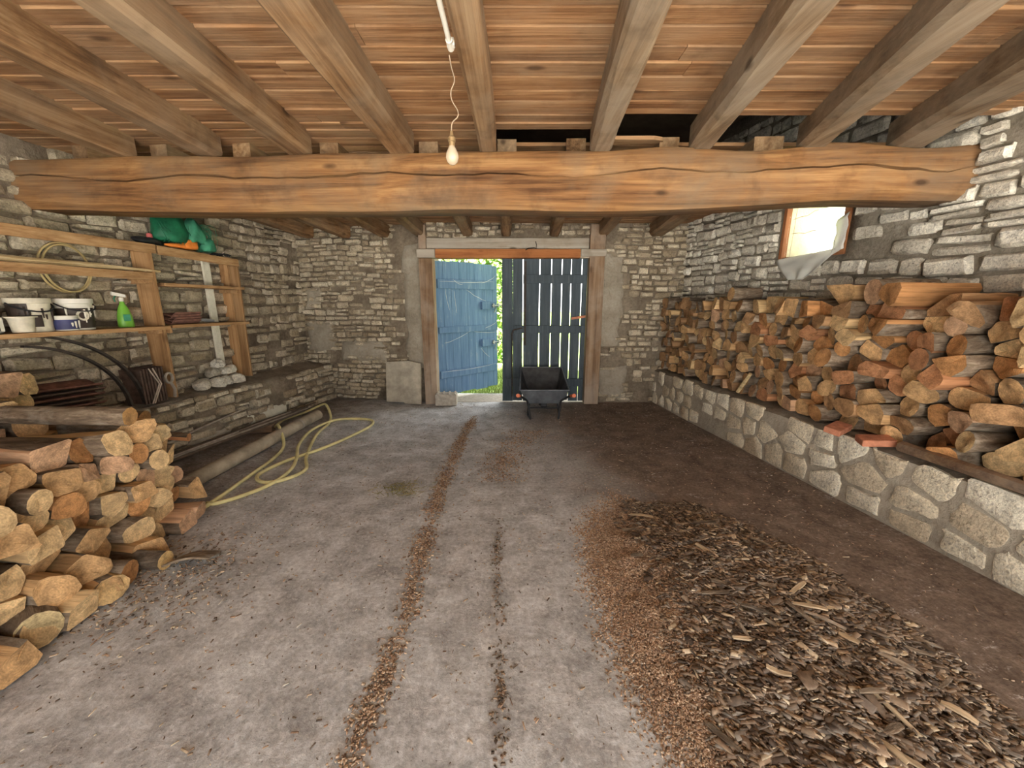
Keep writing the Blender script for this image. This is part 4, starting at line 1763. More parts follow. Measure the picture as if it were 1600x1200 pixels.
# spray bottle
c = on_left(3.67, .16, 1.356)
t = thing('spray_bottle', 'green trigger spray bottle with white head on the shelf', 'spray bottle', c, (0, 0, WANG - .3))
loops = []
for z, a, b in [(0, .040, .055), (.02, .043, .060), (.10, .040, .055), (.17, .028, .040), (.215, .016, .020), (.24, .015, .016)]:
    loops.append([(a * math.cos(k * math.pi / 8), b * math.sin(k * math.pi / 8), z) for k in range(16)])
MB().loft(loops).build('bottle', M['green_bottle'], t, smooth=50)
MB().box((.041, 0, .09), (.006, .05, .06)).build('label', M['net2'], t, bevel=.002)
m_ = MB()
m_.lathe([(.018, .238), (.018, .268), (.012, .275)], 12)
m_.loft([[(-.014, y_, z_) for y_, z_ in ((.03, .275), (.03, .30), (-.06, .325), (-.065, .295))], [(.014, y_, z_) for y_, z_ in ((.03, .275), (.03, .30), (-.06, .325), (-.065, .295))]])
m_.build('head', M['white'], t, smooth=40)
m_ = MB()
m_.tube([(0, -.035, .29), (0, -.05, .265), (0, -.045, .235)], .006, 6)
m_.build('trigger', M['net2'], t, smooth=50)

# stack of clay tiles on the right lower shelf
for i in range(4):
    m_ = MB()
    prof = []
    n = 10
    for k in range(n + 1):
        s = k / n
        prof.append((lerp(-.10, .10, s), .012 * math.sin(s * 2 * math.pi) + .018 * sm(.75, 1, s)))
    top = [(x, z + .014) for x, z in prof]
    ring = prof + top[::-1]
    m_.loft([[(x, -.15, z) for x, z in ring], [(x, .15, z) for x, z in ring]])
    p = on_left(4.19 + .015 * (i % 2), .15, 1.372 + .026 * i)
    o = m_.build('roof_tile', M['tile'], loc=p, rot=(0, 0, WANG + .05 * (i % 2)), smooth=40)
    tag(o, '%s reddish clay tile from the bottom in the stack on the shelf' % ordinal(i + 1), 'roof tile', 'clay tiles on the shelf')
m_ = MB()
m_.tube([on_left(4.40, .16, 1.39), on_left(4.45, .2, 1.385), on_left(4.52, .22, 1.375)], [.016, .02, .012], 7)
tag(m_.build('old_tool', M['galv'], smooth=50), 'small dull metal tool lying beside the clay tiles', 'tool')

# netting, cloth and bits on the top shelf
def crumple(name, c, r, mat, seed, parent, amp=.35, sq=(1, 1, 1), sub=3):
    import bmesh
    bm = bmesh.new()
    bmesh.ops.create_icosphere(bm, subdivisions=sub, radius=1)
    for v in bm.verts:
        d = 1 + amp * nz(v.co.x * 1.6 + seed, v.co.y * 1.6, v.co.z * 1.6) + amp * .6 * abs(nz(v.co.x * 4, v.co.y * 4 + seed, v.co.z * 4))
        v.co = Vector((v.co.x * sq[0], v.co.y * sq[1], max(-.55, v.co.z) * sq[2])) * d * r
    me = bpy.data.meshes.new(name)
    bm.to_mesh(me)
    bm.free()
    me.materials.append(mat)
    me.polygons.foreach_set('use_smooth', [True] * len(me.polygons))
    o = bpy.data.objects.new(name, me)
    C.objects.link(o)
    o.parent = parent
    o.location = c
    return o


t = thing('netting_bundle', 'crumpled bundle of green plastic netting on the top shelf', 'netting', on_left(4.36, .16, 2.125), (0, 0, WANG))
crumple('net_roll', (0, -.12, .17), .16, M['net'], 3, t, .3, (.75, 1.05, 1.05))
crumple('net_fold', (.05, .09, .18), .12, M['net2'], 9, t, .4, (.7, .8, 1.35))
crumple('net_fold', (.08, .20, .07), .09, M['net2'], 14, t, .45, (.8, .9, 1.0))
rr = random.Random(12)
m_ = MB()
for k in range(26):
    a = rr.uniform(0, 6.28)
    rad = rr.uniform(.06, .16)
    c = Vector((rr.uniform(.0, .08), .21 + rr.uniform(-.05, .05), .14 + rr.uniform(-.03, .06)))
    pts = [c + Vector((.03 * math.sin(q + a), rad * .7 * math.cos(a + q * .7), rad * math.sin(a + q * .7))) for q in range(7)]
    pts = [Vector((p.x, p.y, max(.012, p.z))) for p in pts]
    m_.tube(pts, .0028, 4)
m_.build('strands', M['net2'], t)
m_ = MB()
for k in range(14):
    c = Vector((.09, -.28 + .035 * k, .05))
    pts = [c + Vector((.01 * math.sin(q * 2 + k), .03 * math.sin(q), .04 * q)) for q in range(6)]
    m_.tube(pts, .003, 4)
m_.build('strands', M['net'], t)
t2 = thing('orange_cloth', 'crumpled orange cloth in front of the green netting', 'cloth', on_left(4.36, .225, 2.13), (0, 0, WANG))
crumple('fold', (0, .02, .045), .075, M['orange'], 5, t2, .4, (.6, 1.1, .8))
crumple('fold', (0, -.12, .025), .06, M['orange'], 8, t2, .35, (.6, 2.0, .45))
t3 = thing('pink_cap', 'small reddish pink plastic cap on dark rag on the top shelf', 'cap', on_left(4.02, .17, 2.14), (0, 0, WANG))
crumple('rag', (0, -.03, .03), .06, M['black'], 21, t3, .4, (.9, 2.2, .6))
MB().lathe([(.022, .055), (.026, .06), (.024, .10), (.016, .108)], 12).build('cap', M['pink'], t3, smooth=40)
t4 = thing('tangled_cord', 'tangle of dark cord and wire at the right end of the top shelf', 'cord', on_left(4.76, .2, 2.105), (0, 0, WANG))
m_ = MB()
for k in range(5):
    pts = [(rr.uniform(-.03, .03) + .03 * math.cos(q * .9 + k), .09 * math.cos(q * .8 + k * 1.3), .012 + .02 * abs(math.sin(q * 1.3 + k))) for q in range(12)]
    m_.tube(pts, .006, 5)
m_.build('cord', M['black'], t4, smooth=60)
m_ = MB()
m_.tube([(.02, .05 + .04 * math.cos(q), .03 + .03 * math.sin(q)) for q in [k * .4 for k in range(14)]], .004, 5)
m_.build('wire', M['twine'], t4, smooth=60)

# ------------------------------------------------------------------ things on the left ledge
def ltop(y, off):
    return LEDGE_L - .03 + .05


# flat dark tiles lying in a sloping stack
for i in range(7):
    m_ = MB()
    n = 8
    prof = [(lerp(-.115, .115, k / n), .010 * math.sin(k / n * 2 * math.pi) + .02 * sm(.8, 1, k / n)) for k in range(n + 1)]
    ring = prof + [(x, z + .013) for x, z in prof][::-1]
    m_.loft([[(x, -.27, z) for x, z in ring], [(x, .27, z) for x, z in ring]])
    p = on_left(3.02 + .012 * (i % 3) + .02 * i * .3, .145 - .0 * i, .665 + .040 * i)
    o = m_.build('roof_tile', M['tile_dark'] if i % 2 else M['tile'], loc=p, rot=(-.05, .18, WANG + .02 * ((i * 7) % 3 - 1)), smooth=40)
    tag(o, '%s tile from the bottom in the sloping stack of long dark tiles' % ordinal(i + 1), 'roof tile', 'long dark tiles stacked on the left ledge')
# tiles stood on end, tied with twine
tc = on_left(3.74, .155, .622)
for i in range(8):
    m_ = MB()
    n = 8
    prof = [(lerp(-.12, .12, k / n), .010 * math.sin(k / n * math.pi)) for k in range(n + 1)]
    ring = prof + [(x, z + .015) for x, z in prof][::-1]
    m_.loft([[(x, z, 0) for x, z in ring], [(x, z, .33 + .01 * (i % 2)) for x, z in ring]])
    d = Vector((-math.sin(WANG), math.cos(WANG), 0))
    o = m_.build('roof_tile', M['tile_dark'], loc=tc + d * (-.13 + .028 * i), rot=(.0, 0, WANG), smooth=40)
    tag(o, '%s dark tile from the camera of those stood on end on the ledge' % ordinal(i + 1), 'roof tile', 'tiles stood on end on the left ledge')
m_ = MB()
pr = Vector((math.cos(WANG), math.sin(WANG), 0))
d = Vector((-math.sin(WANG), math.cos(WANG), 0))
for k in range(2):
    m_.tube([tc + pr * (.132 + .01 * k) + d * (-.06 + .03 * k) + Vector((0, 0, .34)), tc + pr * (.15 + .008 * k) + d * (.0 + .012 * k) + Vector((0, 0, .18)), tc + pr * .145 + d * (-.09 + .02 * k) + Vector((0, 0, .0))], .006, 5)
tag(m_.build('twine', M['twine'], smooth=60), 'pale twine and wire hanging over the upright tiles', 'twine')
m_ = MB()
m_.tube([tc + pr * .15 + d * (.10 + .035 * math.cos(a)) + Vector((0, 0, .22 + .05 * math.sin(a))) for a in [k * math.pi / 6 for k in range(12)]], .013, 6, closed=True)
m_.tube([tc + pr * .15 + d * .11 + Vector((0, 0, .17)), tc + pr * .16 + d * .13 + Vector((0, 0, .10)), tc + pr * .155 + d * .12 + Vector((0, 0, .02))], .014, 6)
tag(m_.build('metal_clamp', M['rod'], smooth=60), 'pale rusted metal clamp hanging at the side of the upright tiles', 'clamp')
# iron hoops
for i, (ye, r_) in enumerate([(3.62, .74), (3.50, .66)]):
    m_ = MB()
    pts = []
    for k in range(15):
        a = k / 14 * 1.45
        pts.append(on_left(ye - r_ + r_ * math.cos(a) - .0, .255 - .05 * k / 14, .64 + r_ * .95 * math.sin(a)))
    loops = []
    for k, p in enumerate(pts):
        q = pts[min(k + 1, 14)] - pts[max(k - 1, 0)]
        q.normalize()
        sidev = pr
        up = q.cross(sidev).normalized()
        loops.append([p + sidev * a * .02 + up * b * .009 for a, b in ((-1, -1), (1, -1), (1, 1), (-1, 1))])
    m_.loft(loops)
    tag(m_.build('iron_hoop', M['iron'], smooth=40), ['outer of two dark curved iron bands leaning on the left ledge', 'inner of two dark curved iron bands leaning on the left ledge'][i], 'iron hoop')
# pile of pale field stones
rr = random.Random(9)
spots = [(4.26, .20, 0, .085), (4.42, .24, 0, .08), (4.55, .22, 0, .075), (4.70, .22, 0, .08), (4.36, .12, .0, .08), (4.58, .09, 0, .08), (4.44, .17, .115, .075), (4.60, .17, .11, .07), (4.53, .16, .21, .07), (4.71, .14, .115, .07)]
for i, (yy, off, dz, r_) in enumerate(spots):
    o = crumple('field_stone', (0, 0, 0), r_, M['stone_grey'], 31 + i * 3, None, .22, (1, 1.15, .85), 2)
    for p in o.data.polygons:
        p.use_smooth = False
    o.location = on_left(yy, off, .625 + dz + r_ * .45)
    o.rotation_euler = (rr.uniform(-.2, .2), rr.uniform(-.2, .2), rr.uniform(0, 6))
    low = ['lower', 'middle', 'topmost'][0 if dz < .05 else (1 if dz < .2 else 2)]
    tag(o, ['nearest front', 'second front', 'third front', 'farthest front', 'near rear', 'far rear', 'near upper', 'middle upper', 'topmost', 'far upper'][i] + ' pale stone of the heap under the right shelf', 'stone', 'heap of pale stones on the ledge')

# ------------------------------------------------------------------ pipe, rods, hose on the floor
m_ = MB()
pa, pb_ = Vector((-2.80, 2.55, .075)), Vector((-2.66, 5.05, .075))
ring = [(0.0, .066), (.4, .066)]
m_.tube([pa.lerp(pb_, k / 10) for k in range(11)], .068, 16)
pp = thing('pipe', 'long dusty cement pipe lying along the left ledge', 'pipe')
m_.build('barrel', M['pipe'], pp, smooth=40)
m_ = MB()
q = pa.lerp(pb_, .82)
m_.tube([q, q + (pb_ - pa).normalized() * .03], .071, 16)
m_.build('collar', M['rod'], pp, smooth=40)
m_ = MB()
q = pb_ + (pb_ - pa).normalized() * .002
m_.tube([q, q + (pb_ - pa).normalized() * .002], .052, 14)
m_.build('bore_shade', M['black'], pp)  # flat black disc standing in for the shade inside the pipe
for i, yy in enumerate((3.05, 4.55)):
    m_ = MB()
    m_.box((0, 0, .045), (.26, .10, .09))
    o = m_.build('wooden_bearer', M['oldwood'], loc=(BL(yy) + .24, yy, .004), rot=(0, 0, .15), bevel=.006)
    tag(o, ['nearer', 'farther'][i] + ' wooden block under the rods by the left ledge', 'wooden block')
rods = []
for i, (o0, o1, ya, yb, z0, z1, r_, mt) in enumerate([(.34, .33, 2.75, 5.15, .106, .106, .012, 'rod_dark'), (.28, .28, 2.8, 5.35, .108, .108, .014, 'rod'), (.21, .22, 2.7, 5.3, .107, .107, .013, 'rod_dark'),
        (.31, .25, 2.8, 5.0, .13, .132, .010, 'rod'), (.12, .05, 2.95, 4.5, .13, .30, .010, 'rod'), (.16, .15, 2.9, 5.6, .106, .106, .012, 'rod_dark'), (.25, .30, 3.0, 5.25, .132, .13, .010, 'rod_dark')]):
    rods.append(((BL(ya) + o0, ya, z0), (BL(yb) + o1, yb, z1), r_, mt))
for i, (a, b_, r_, mt) in enumerate(rods):
    a, b_ = Vector(a), Vector(b_)
    m_ = MB()
    m_.tube([a.lerp(b_, k / 6) + Vector((.008 * math.sin(k * 1.7 + i), 0, 0)) for k in range(7)], r_, 6)
    o = m_.build('metal_rod', M[mt], smooth=50)
    tag(o, ['dark rod of the bundle nearest to the cement pipe', 'thick pale rod, second out from the cement pipe', 'dark rod in the middle of the bundle by the ledge', 'thin pale rod lying across the top of the bundle', 'pale rod propped up against the left ledge', 'longest dark rod of the bundle, closest to the left ledge',
            'thin dark rod lying across the top of the bundle'][i], 'rod', 'rods beside the cement pipe')


def catmull(P, n=8, closed=False):
    out = []
    N = len(P)
    for i in range(N - 1):
        p0, p1, p2, p3 = [Vector(P[max(0, min(N - 1, i + k))]) for k in (-1, 0, 1, 2)]
        for k in range(n):
            t = k / n
            out.append(.5 * ((2 * p1) + (p2 - p0) * t + (2 * p0 - 5 * p1 + 4 * p2 - p3) * t * t + (3 * p1 - p0 - 3 * p2 + p3) * t ** 3))
    out.append(Vector(P[-1]))
    return out


h = thing('garden_hose', 'yellow garden hose looped loosely on the floor beside the pipe', 'hose')
P = [(-2.42, 2.57, .022), (-2.41, 2.86, .018), (-2.43, 3.3, .018), (-2.45, 3.70, .018), (-2.55, 4.05, .03), (-2.77, 4.35, .15), (-2.98, 4.62, .05), (-3.06, 4.95, .04), (-2.94, 5.28, .05), (-2.78, 5.36, .12), (-2.66, 5.30, .15), (-2.52, 5.12, .05), (-2.42, 4.85, .018),
     (-2.36, 4.4, .018), (-2.14, 3.75, .018), (-1.98, 3.42, .018), (-2.08, 3.20, .018), (-2.24, 3.17, .018), (-2.36, 3.32, .018), (-2.28, 3.62, .022), (-2.08, 3.95, .022), (-1.93, 4.35, .018), (-1.83, 4.75, .018), (-1.90, 4.98, .018),
     (-2.12, 5.05, .018), (-2.38, 4.95, .03), (-2.48, 4.55, .035), (-2.36, 4.02, .045), (-2.16, 3.6, .05), (-2.10, 3.36, .03), (-2.13, 3.12, .02), (-2.24, 2.92, .018), (-2.36, 2.80, .018), (-2.44, 2.80, .018)]
m_ = MB()
m_.tube(catmull(P, 7), .0165, 8)
m_.build('tube', M['hose'], h, smooth=60)
m_ = MB()
m_.tube([(-2.42, 2.585, .022), (-2.422, 2.545, .022), (-2.424, 2.51, .022)], [.022, .022, .014], 8)
m_.build('nozzle', M['galv'], h, smooth=40)
m_ = MB()
m_.tube([(-2.424, 2.51, .022), (-2.43, 2.47, .022)], [.019, .021], 8)
m_.build('nozzle_tip', M['hose_red'], h, smooth=40)

# ------------------------------------------------------------------ wheelbarrow
wb = thing('wheelbarrow', 'dark grey wheelbarrow with orange grips parked before the closed door leaf', 'wheelbarrow', (.447, 5.12, 0))
# tray: open trapezoid, rear low edge towards the camera
def ring(x, ya, yb, za, zb):
    return [(-x, ya, za), (x, ya, za), (x * .93, yb, zb), (-x * .93, yb, zb)]


outer = [ring(.22, .09, .46, .19, .19), ring(.28, .04, .57, .29, .34), ring(.335, .0, .70, .40, .60)]
inner = [ring(.325, .012, .688, .40, .60), ring(.21, .10, .45, .21, .21)]
m_ = MB()
m_.loft(outer + inner, True, True)
m_.m = [0] * len(m_.m)
for q in range(len(m_.f)):
    zc = sum(m_.v[i][2] for i in m_.f[q]) / len(m_.f[q])
for q in range(12, len(m_.f)):
    m_.m[q] = 1
m_.build('tray', [M['barrow'], M['barrow_in']], wb, bevel=.012, smooth=30)
m_ = MB()
rp = [Vector(p) for p in outer[2]]
m_.tube([rp[0], rp[1], rp[2], rp[3], rp[0]], .012, 6)
m_.build('rim', M['barrow'], wb, smooth=60)
for s in (-1, 1):
    m_ = MB()
    m_.tube(catmull([(s * .365, -.20, .375), (s * .33, -.05, .33), (s * .22, .12, .225), (s * .12, .50, .19), (s * .06, .72, .18)], 4), .016, 8)
    m_.build('handle_bar', M['black'], wb, smooth=60)
    m_ = MB()
    m_.tube([(s * .368, -.23, .385), (s * .362, -.19, .373), (s * .345, -.10, .347)], [.026, .024, .02], 10)
    m_.build('grip', M['grip'], wb, smooth=50)
    m_ = MB()
    m_.tube(catmull([(s * .24, .08, .24), (s * .225, .03, .20), (s * .195, -.03, .02), (s * .20, .03, .016), (s * .22, .14, .02), (s * .20, .20, .21)], 4), .014, 8)
    m_.build('leg', M['black'], wb, smooth=60)
m_ = MB()
m_.tube([(-.2, .05, .14), (.2, .05, .14)], .011, 6)
m_.build('crossbar', M['black'], wb)
m_ = MB()
m_.tube([(-.035, .66, .17), (-.025, .66, .17), (.025, .66, .17), (.035, .66, .17)], [.12, .155, .155, .12], 20)
m_.build('wheel', M['black'], wb, smooth=40)
m_ = MB()
m_.box((0, .12, .20), (.09, .05, .13))
m_.build('bracket', M['black'], wb, bevel=.01)
m_ = MB()
m_.box((.0, .017, .37), (.06, .004, .03), (.6, 0, 0))
m_.build('badge', M['galv'], wb)

# ------------------------------------------------------------------ light bulb on its cable, conduit on the joist
lb = thing('hanging_bulb', 'bare frosted light bulb hanging on twisted cable below a joist', 'light bulb', (-.285, 2.02, 2.235))
MB().lathe([(.001, .0), (.012, .002), (.024, .012), (.031, .030), (.030, .047), (.021, .068), (.0135, .082)], 18).build('bulb', M['bulb'], lb, smooth=60)
MB().lathe([(.0135, .078), (.0145, .085), (.0145, .098), (.018, .101), (.018, .118), (.010, .124), (.006, .145)], 14).build('socket', M['brass'], lb, smooth=40)
m_ = MB()
m_.tube(catmull([(0, 0, .14), (.004, 0, .18), (.03, .0, .205), (.032, 0, .23), (.006, .0, .275), (.004, -.005, .31), (.022, -.01, .35), (.010, -.015, .40), (.004, -.03, .44)], 5), .0028, 5)
m_.build('cable', M['cable'], lb, smooth=60)
cd = thing('conduit', 'white plastic conduit clipped to the side of a joist', 'conduit')
m_ = MB()
m_.tube([(-.272, 1.99, 2.70), (-.275, 1.2, 2.70), (-.275, REAR + .3, 2.70)], .0115, 10)
m_.build('tube', M['conduit'], cd, smooth=60)
for y_ in (1.96, 1.64):
    m_ = MB()
    m_.box((-.268, y_, 2.705), (.034, .022, .03))
    m_.tube([(-.272, y_ + .03, 2.70), (-.272, y_ - .03, 2.70)], .0155, 10)
    m_.build('clip', M['conduit'], cd, smooth=40)

# ------------------------------------------------------------------ wood chip heap, sawdust, litter
def point_mesh(name, P, S, Rz, tilt, cols, mat, label, cat, kind='stuff'):
    """many little flat chips as one mesh; P centre, S (l,w,t), Rz heading, tilt (a,b)"""
    n = len(P)
    base = np.array([[-.5, -.5, 0], [.5, -.35, 0], [.45, .5, 0], [-.4, .35, 0], [-.45, -.4, 1], [.45, -.3, 1], [.4, .4, 1], [-.35, .3, 1]], float)
    V = base[None] * S[:, None, :]
    z = V[..., 2] + V[..., 0] * tilt[:, 0:1] + V[..., 1] * tilt[:, 1:2]
    c, s = np.cos(Rz)[:, None], np.sin(Rz)[:, None]
    W = np.stack([V[..., 0] * c - V[..., 1] * s, V[..., 0] * s + V[..., 1] * c, z], -1) + P[:, None, :]
    Fb = np.array([[0, 3, 2, 1], [4, 5, 6, 7], [0, 1, 5, 4], [1, 2, 6, 5], [2, 3, 7, 6], [3, 0, 4, 7]])
    F = (Fb[None] + 8 * np.arange(n)[:, None, None]).reshape(-1, 4)
    me = bpy.data.meshes.new(name)
    me.vertices.add(n * 8)
    me.vertices.foreach_set('co', W.reshape(-1))
    me.loops.add(F.size)
    me.loops.foreach_set('vertex_index', F.reshape(-1).astype(np.int32))
    me.polygons.add(len(F))
    me.polygons.foreach_set('loop_start', np.arange(0, F.size, 4, dtype=np.int32))
    me.update(calc_edges=True)
    ca = me.color_attributes.new('col', 'FLOAT_COLOR', 'POINT')
    cc = np.ones((n * 8, 4))
    cc[:, :3] = np.repeat(cols, 8, 0)
    ca.data.foreach_set('color', cc.reshape(-1))
    me.materials.append(mat)
    me.validate()
    o = bpy.data.objects.new(name, me)
    C.objects.link(o)
    tag(o, label, cat, kind=kind)
    return o


HC = (1.28, 1.62)


def heap_h(x, y):
    a = -.12
    dx, dy = x - HC[0], y - HC[1]
    u = dx * math.cos(a) - dy * math.sin(a)
    v = dx * math.sin(a) + dy * math.cos(a)
    d = math.sqrt((u / .72) ** 2 + (v / 1.28) ** 2) + .10 * nz(x * 2.1, y * 2.1, 4) + .05 * nz(x * 5, y * 5, 6)
    h_ = .13 * sm(1.06, .25, d)
    h_ += .02 * (nz(x * 7, y * 7) + .6 * nz(x * 15, y * 15)) * sm(1.05, .7, d)
    return h_, d


m_ = MB()
n = 70
V, F = [], []
for j in range(n + 1):
    for i in range(n + 1):
        x, y = lerp(.15, 2.30, i / n), lerp(.15, 3.15, j / n)
        hh, d = heap_h(x, y)
        V.append((x, y, hh - .006 if d < 1.02 else -.02))
for j in range(n):
    for i in range(n):
        a = j * (n + 1) + i
        F.append((a, a + 1, a + n + 2, a + n + 1))
m_.add(V, F)
hm = NT('heap_of_dark_crumbs')
v = hm.coord('pos', (1, 1, 1), rnd=False)
f = hm.math('ADD', hm.math('MULTIPLY', hm.noise(v, 9, 7, .7), .5), hm.math('MULTIPLY', hm.noise(v, 70, 4, .6), .5))
dark = hm.ramp(f, [(.38, (.075, .048, .03)), (.5, (.20, .13, .085)), (.62, (.34, .235, .15))])
hm.col(dark)
hm.bump(f, 1.0, .03)
heap = m_.build('wood_chip_heap', hm.mat, smooth=180, recalc=False)
tag(heap, 'low heap of dark bark chips and sawdust on the floor', 'wood chips', kind='stuff')

rng = np.random.default_rng(5)
PALC = np.array([(.095, .068, .05), (.165, .12, .085), (.24, .172, .12), (.33, .24, .165), (.20, .158, .125), (.30, .25, .20), (.46, .34, .225), (.66, .54, .38)])


def scatter(n, test):
    out = []
    while len(out) < n:
        x, y = rng.uniform(.1, 2.3), rng.uniform(.7, 3.2)
        hh, d = heap_h(x, y)
        if test(x, y, d):
            out.append((x, y, hh))
    return np.array(out)


def sawdust_side(x, y):
    # the crumbly sawdust lies on the side towards the middle of the barn
    return x - (.78 + .10 * (y - 1.0) + .12 * nz(x * 3, y * 3, 8) - .25 * max(0, y - 2.3))


P = scatter(15000, lambda x, y, d: d < 1.0 and (sawdust_side(x, y) > rng.uniform(-.12, .12)))
n = len(P)
P[:, 2] += rng.uniform(0, .012, n)
ln = rng.gamma(2.0, .0105, n) + .008
S = np.stack([ln, ln * rng.uniform(.18, .5, n), rng.uniform(.002, .007, n)], -1)
cols = PALC[rng.choice(8, n, p=[.13, .18, .19, .15, .11, .11, .08, .05])] * rng.uniform(.8, 1.2, (n, 1))
point_mesh('bark_chips', P, S, rng.uniform(-1.4, .3, n), rng.normal(0, .28, (n, 2)), cols, M['chip'], 'thousands of small dark bark chips covering the heap', 'bark chips')

SAW = np.array([(.40, .265, .175), (.52, .37, .25), (.32, .21, .14), (.22, .14, .095), (.64, .49, .35)])
P = scatter(24000, lambda x, y, d: d < 1.3 and (sawdust_side(x, y) < rng.uniform(-.1, .18)) and rng.random() < sm(1.28, .85, d) + .02)
n = len(P)
S = np.stack([rng.uniform(.005, .018, n), rng.uniform(.004, .010, n), rng.uniform(.002, .006, n)], -1)
cols = SAW[rng.choice(5, n, p=[.3, .25, .2, .12, .13])] * rng.uniform(.8, 1.15, (n, 1))
point_mesh('sawdust', P, S, rng.uniform(0, 6.3, n), rng.normal(0, .3, (n, 2)), cols, M['chip'], 'loose reddish sawdust fringing the bark heap', 'sawdust')

# trails of sawdust in the two slab joints
def trail(name, label, path, n, width, pal, prob=1):
    path = [np.array(p) for p in path]
    seg = np.array([np.linalg.norm(path[i + 1] - path[i]) for i in range(len(path) - 1)])
    cum = np.concatenate([[0], np.cumsum(seg)])
    pts = []
    while len(pts) < n:
        u = rng.uniform(0, cum[-1])
        i = min(len(seg) - 1, np.searchsorted(cum, u) - 1)
        i = max(0, i)
        p = path[i] + (path[i + 1] - path[i]) * ((u - cum[i]) / seg[i])
        dens = .55 + .9 * nz(u * 3.1, 2.0)
        if rng.random() > dens * prob:
            continue
        w = width * (.7 + .6 * abs(nz(u * 1.7, 9.0)))
        q = (p[0] + rng.normal(0, w) * .5, p[1] + rng.normal(0, .01))
        pts.append((q[0], q[1], .004))
    P = np.array(pts)
    S = np.stack([rng.uniform(.005, .022, n), rng.uniform(.004, .012, n), rng.uniform(.002, .006, n)], -1)
    cols = pal[rng.integers(0, len(pal), n)] * rng.uniform(.8, 1.15, (n, 1))
    return point_mesh(name, P, S, rng.uniform(0, 6.3, n), rng.normal(0, .25, (n, 2)), cols, M['chip'], label, 'sawdust')


trail('sawdust_trail', 'line of reddish sawdust lying along the left slab joint', [(-.57, .8), (-.57, 1.11), (-.545, 1.7), (-.60, 2.4), (-.62, 3.1), (-.59, 4.4), (-.52, 5.2)], 3900, .09, SAW)
trail('crumb_trail', 'thin broken line of dark crumbs along the middle slab joint', [(-.03, .8), (-.035, 1.05), (-.06, 1.5), (-.09, 2.1), (-.08, 2.6)], 300, .05, np.concatenate([PALC[:6], SAW[2:4]]))
trail('crumb_patch', 'scattered reddish crumbs on the floor before the wheelbarrow', [(-.12, 3.2), (-.05, 3.9), (.25, 4.6)], 1300, .30, SAW)

# general litter
n = 5200
P = np.stack([rng.uniform(-3.2, 2.6, n), rng.uniform(.9, 5.9, n), np.full(n, .004)], -1)
P = P[(P[:, 0] > np.array([BL(y) + .1 for y in P[:, 1]])) & (P[:, 0] < np.array([KR(y) - .05 for y in P[:, 1]]))]
n = len(P)
ln = rng.gamma(1.5, .006, n) + .003
S = np.stack([ln, np.minimum(ln * .6, rng.uniform(.003, .009, n)), rng.uniform(.0015, .004, n)], -1)
cols = np.concatenate([PALC, SAW, np.array([(.62, .58, .5)])])[rng.integers(0, 14, n)]
point_mesh('floor_litter', P, S, rng.uniform(0, 6.3, n), rng.normal(0, .12, (n, 2)), cols, M['chip'], 'specks of bark and wood scattered over the concrete floor', 'litter')
# chips shed beside the left pile
n = 700
P = np.stack([rng.normal(-1.98, .22, n), rng.normal(1.95, .25, n), np.full(n, .004)], -1)
S = np.stack([rng.uniform(.006, .03, n), rng.uniform(.004, .012, n), rng.uniform(.002, .005, n)], -1)
cols = np.concatenate([PALC, SAW])[rng.integers(0, 13, n)]
point_mesh('shed_chips', P, S, rng.uniform(0, 6.3, n), rng.normal(0, .2, (n, 2)), cols, M['chip'], 'splinters and bark crumbs beside the left firewood pile', 'wood chips')
# straw
n = 110
P = np.stack([rng.normal(-.97, .10, n), rng.normal(3.06, .07, n), rng.uniform(.004, .02, n)], -1)
S = np.stack([rng.uniform(.03, .10, n), rng.uniform(.003, .006, n), rng.uniform(.001, .003, n)], -1)
cols = np.array([(.22, .20, .06), (.30, .27, .10), (.40, .33, .16)])[rng.integers(0, 3, n)]
point_mesh('straw_tuft', P, S, rng.uniform(0, 6.3, n), rng.normal(0, .2, (n, 2)), cols, M['chip'], 'wisp of greenish straw on the middle of the floor', 'straw')

# larger strips lying on the heap
rr = random.Random(15)
strips = []
while len(strips) < 40:
    x, y = rr.uniform(.75, 2.0), rr.uniform(.85, 2.7)
    hh, d = heap_h(x, y)
    if d < .9:
        strips.append((x, y, hh))
for i, (x, y, hh) in enumerate(strips):
    m_ = MB()
    L_, w = rr.uniform(.07, .17), rr.uniform(.010, .022)
    loops = []
    for k in range(5):
        s = k / 4
        ww = w * (.5 + .7 * math.sin(math.pi * (s * .8 + .1))) * rr.uniform(.8, 1.1)
        zz = .008 * math.sin(s * 3 + i)
        loops.append([(L_ * (s - .5), -ww / 2, zz), (L_ * (s - .5), ww / 2, zz + .003), (L_ * (s - .5), ww / 2, zz + .009), (L_ * (s - .5), -ww / 2, zz + .007)])
    m_.loft(loops)
    pale = i % 3 == 0
    o = m_.build('bark_strip', LM['split'] if pale else LM['bark'], loc=(x, y, hh + .016), rot=(rr.uniform(-.15, .15), rr.uniform(-.12, .12), rr.uniform(-1.6, .4)), smooth=40)
    o.color = (.58, .44, .28, 1)
    tag(o, 'larger pale wood splinter lying on the bark heap' if pale else 'larger dark bark strip lying on the bark heap', 'wood splinter' if pale else 'bark strip', 'pale splinters on the heap' if pale else 'dark bark strips on the heap')

# ------------------------------------------------------------------ outside
g = MB()
g.add([(-40, 6.52, -.07), (40, 6.52, -.07), (40, 60, -.07), (-40, 60, -.07)], [(0, 1, 2, 3)])
tag(g.build('grass_ground', M['turf']), 'grassy ground outside beyond the door', 'ground', kind='structure')
g = MB()
g.add([(-40, -50, -.08), (40, -50, -.08), (40, 6.6, -.08), (-40, 6.6, -.08)], [(0, 1, 2, 3)])
tag(g.build('yard_ground', M['gravel']), 'pale gravel yard around the barn', 'ground', kind='structure')


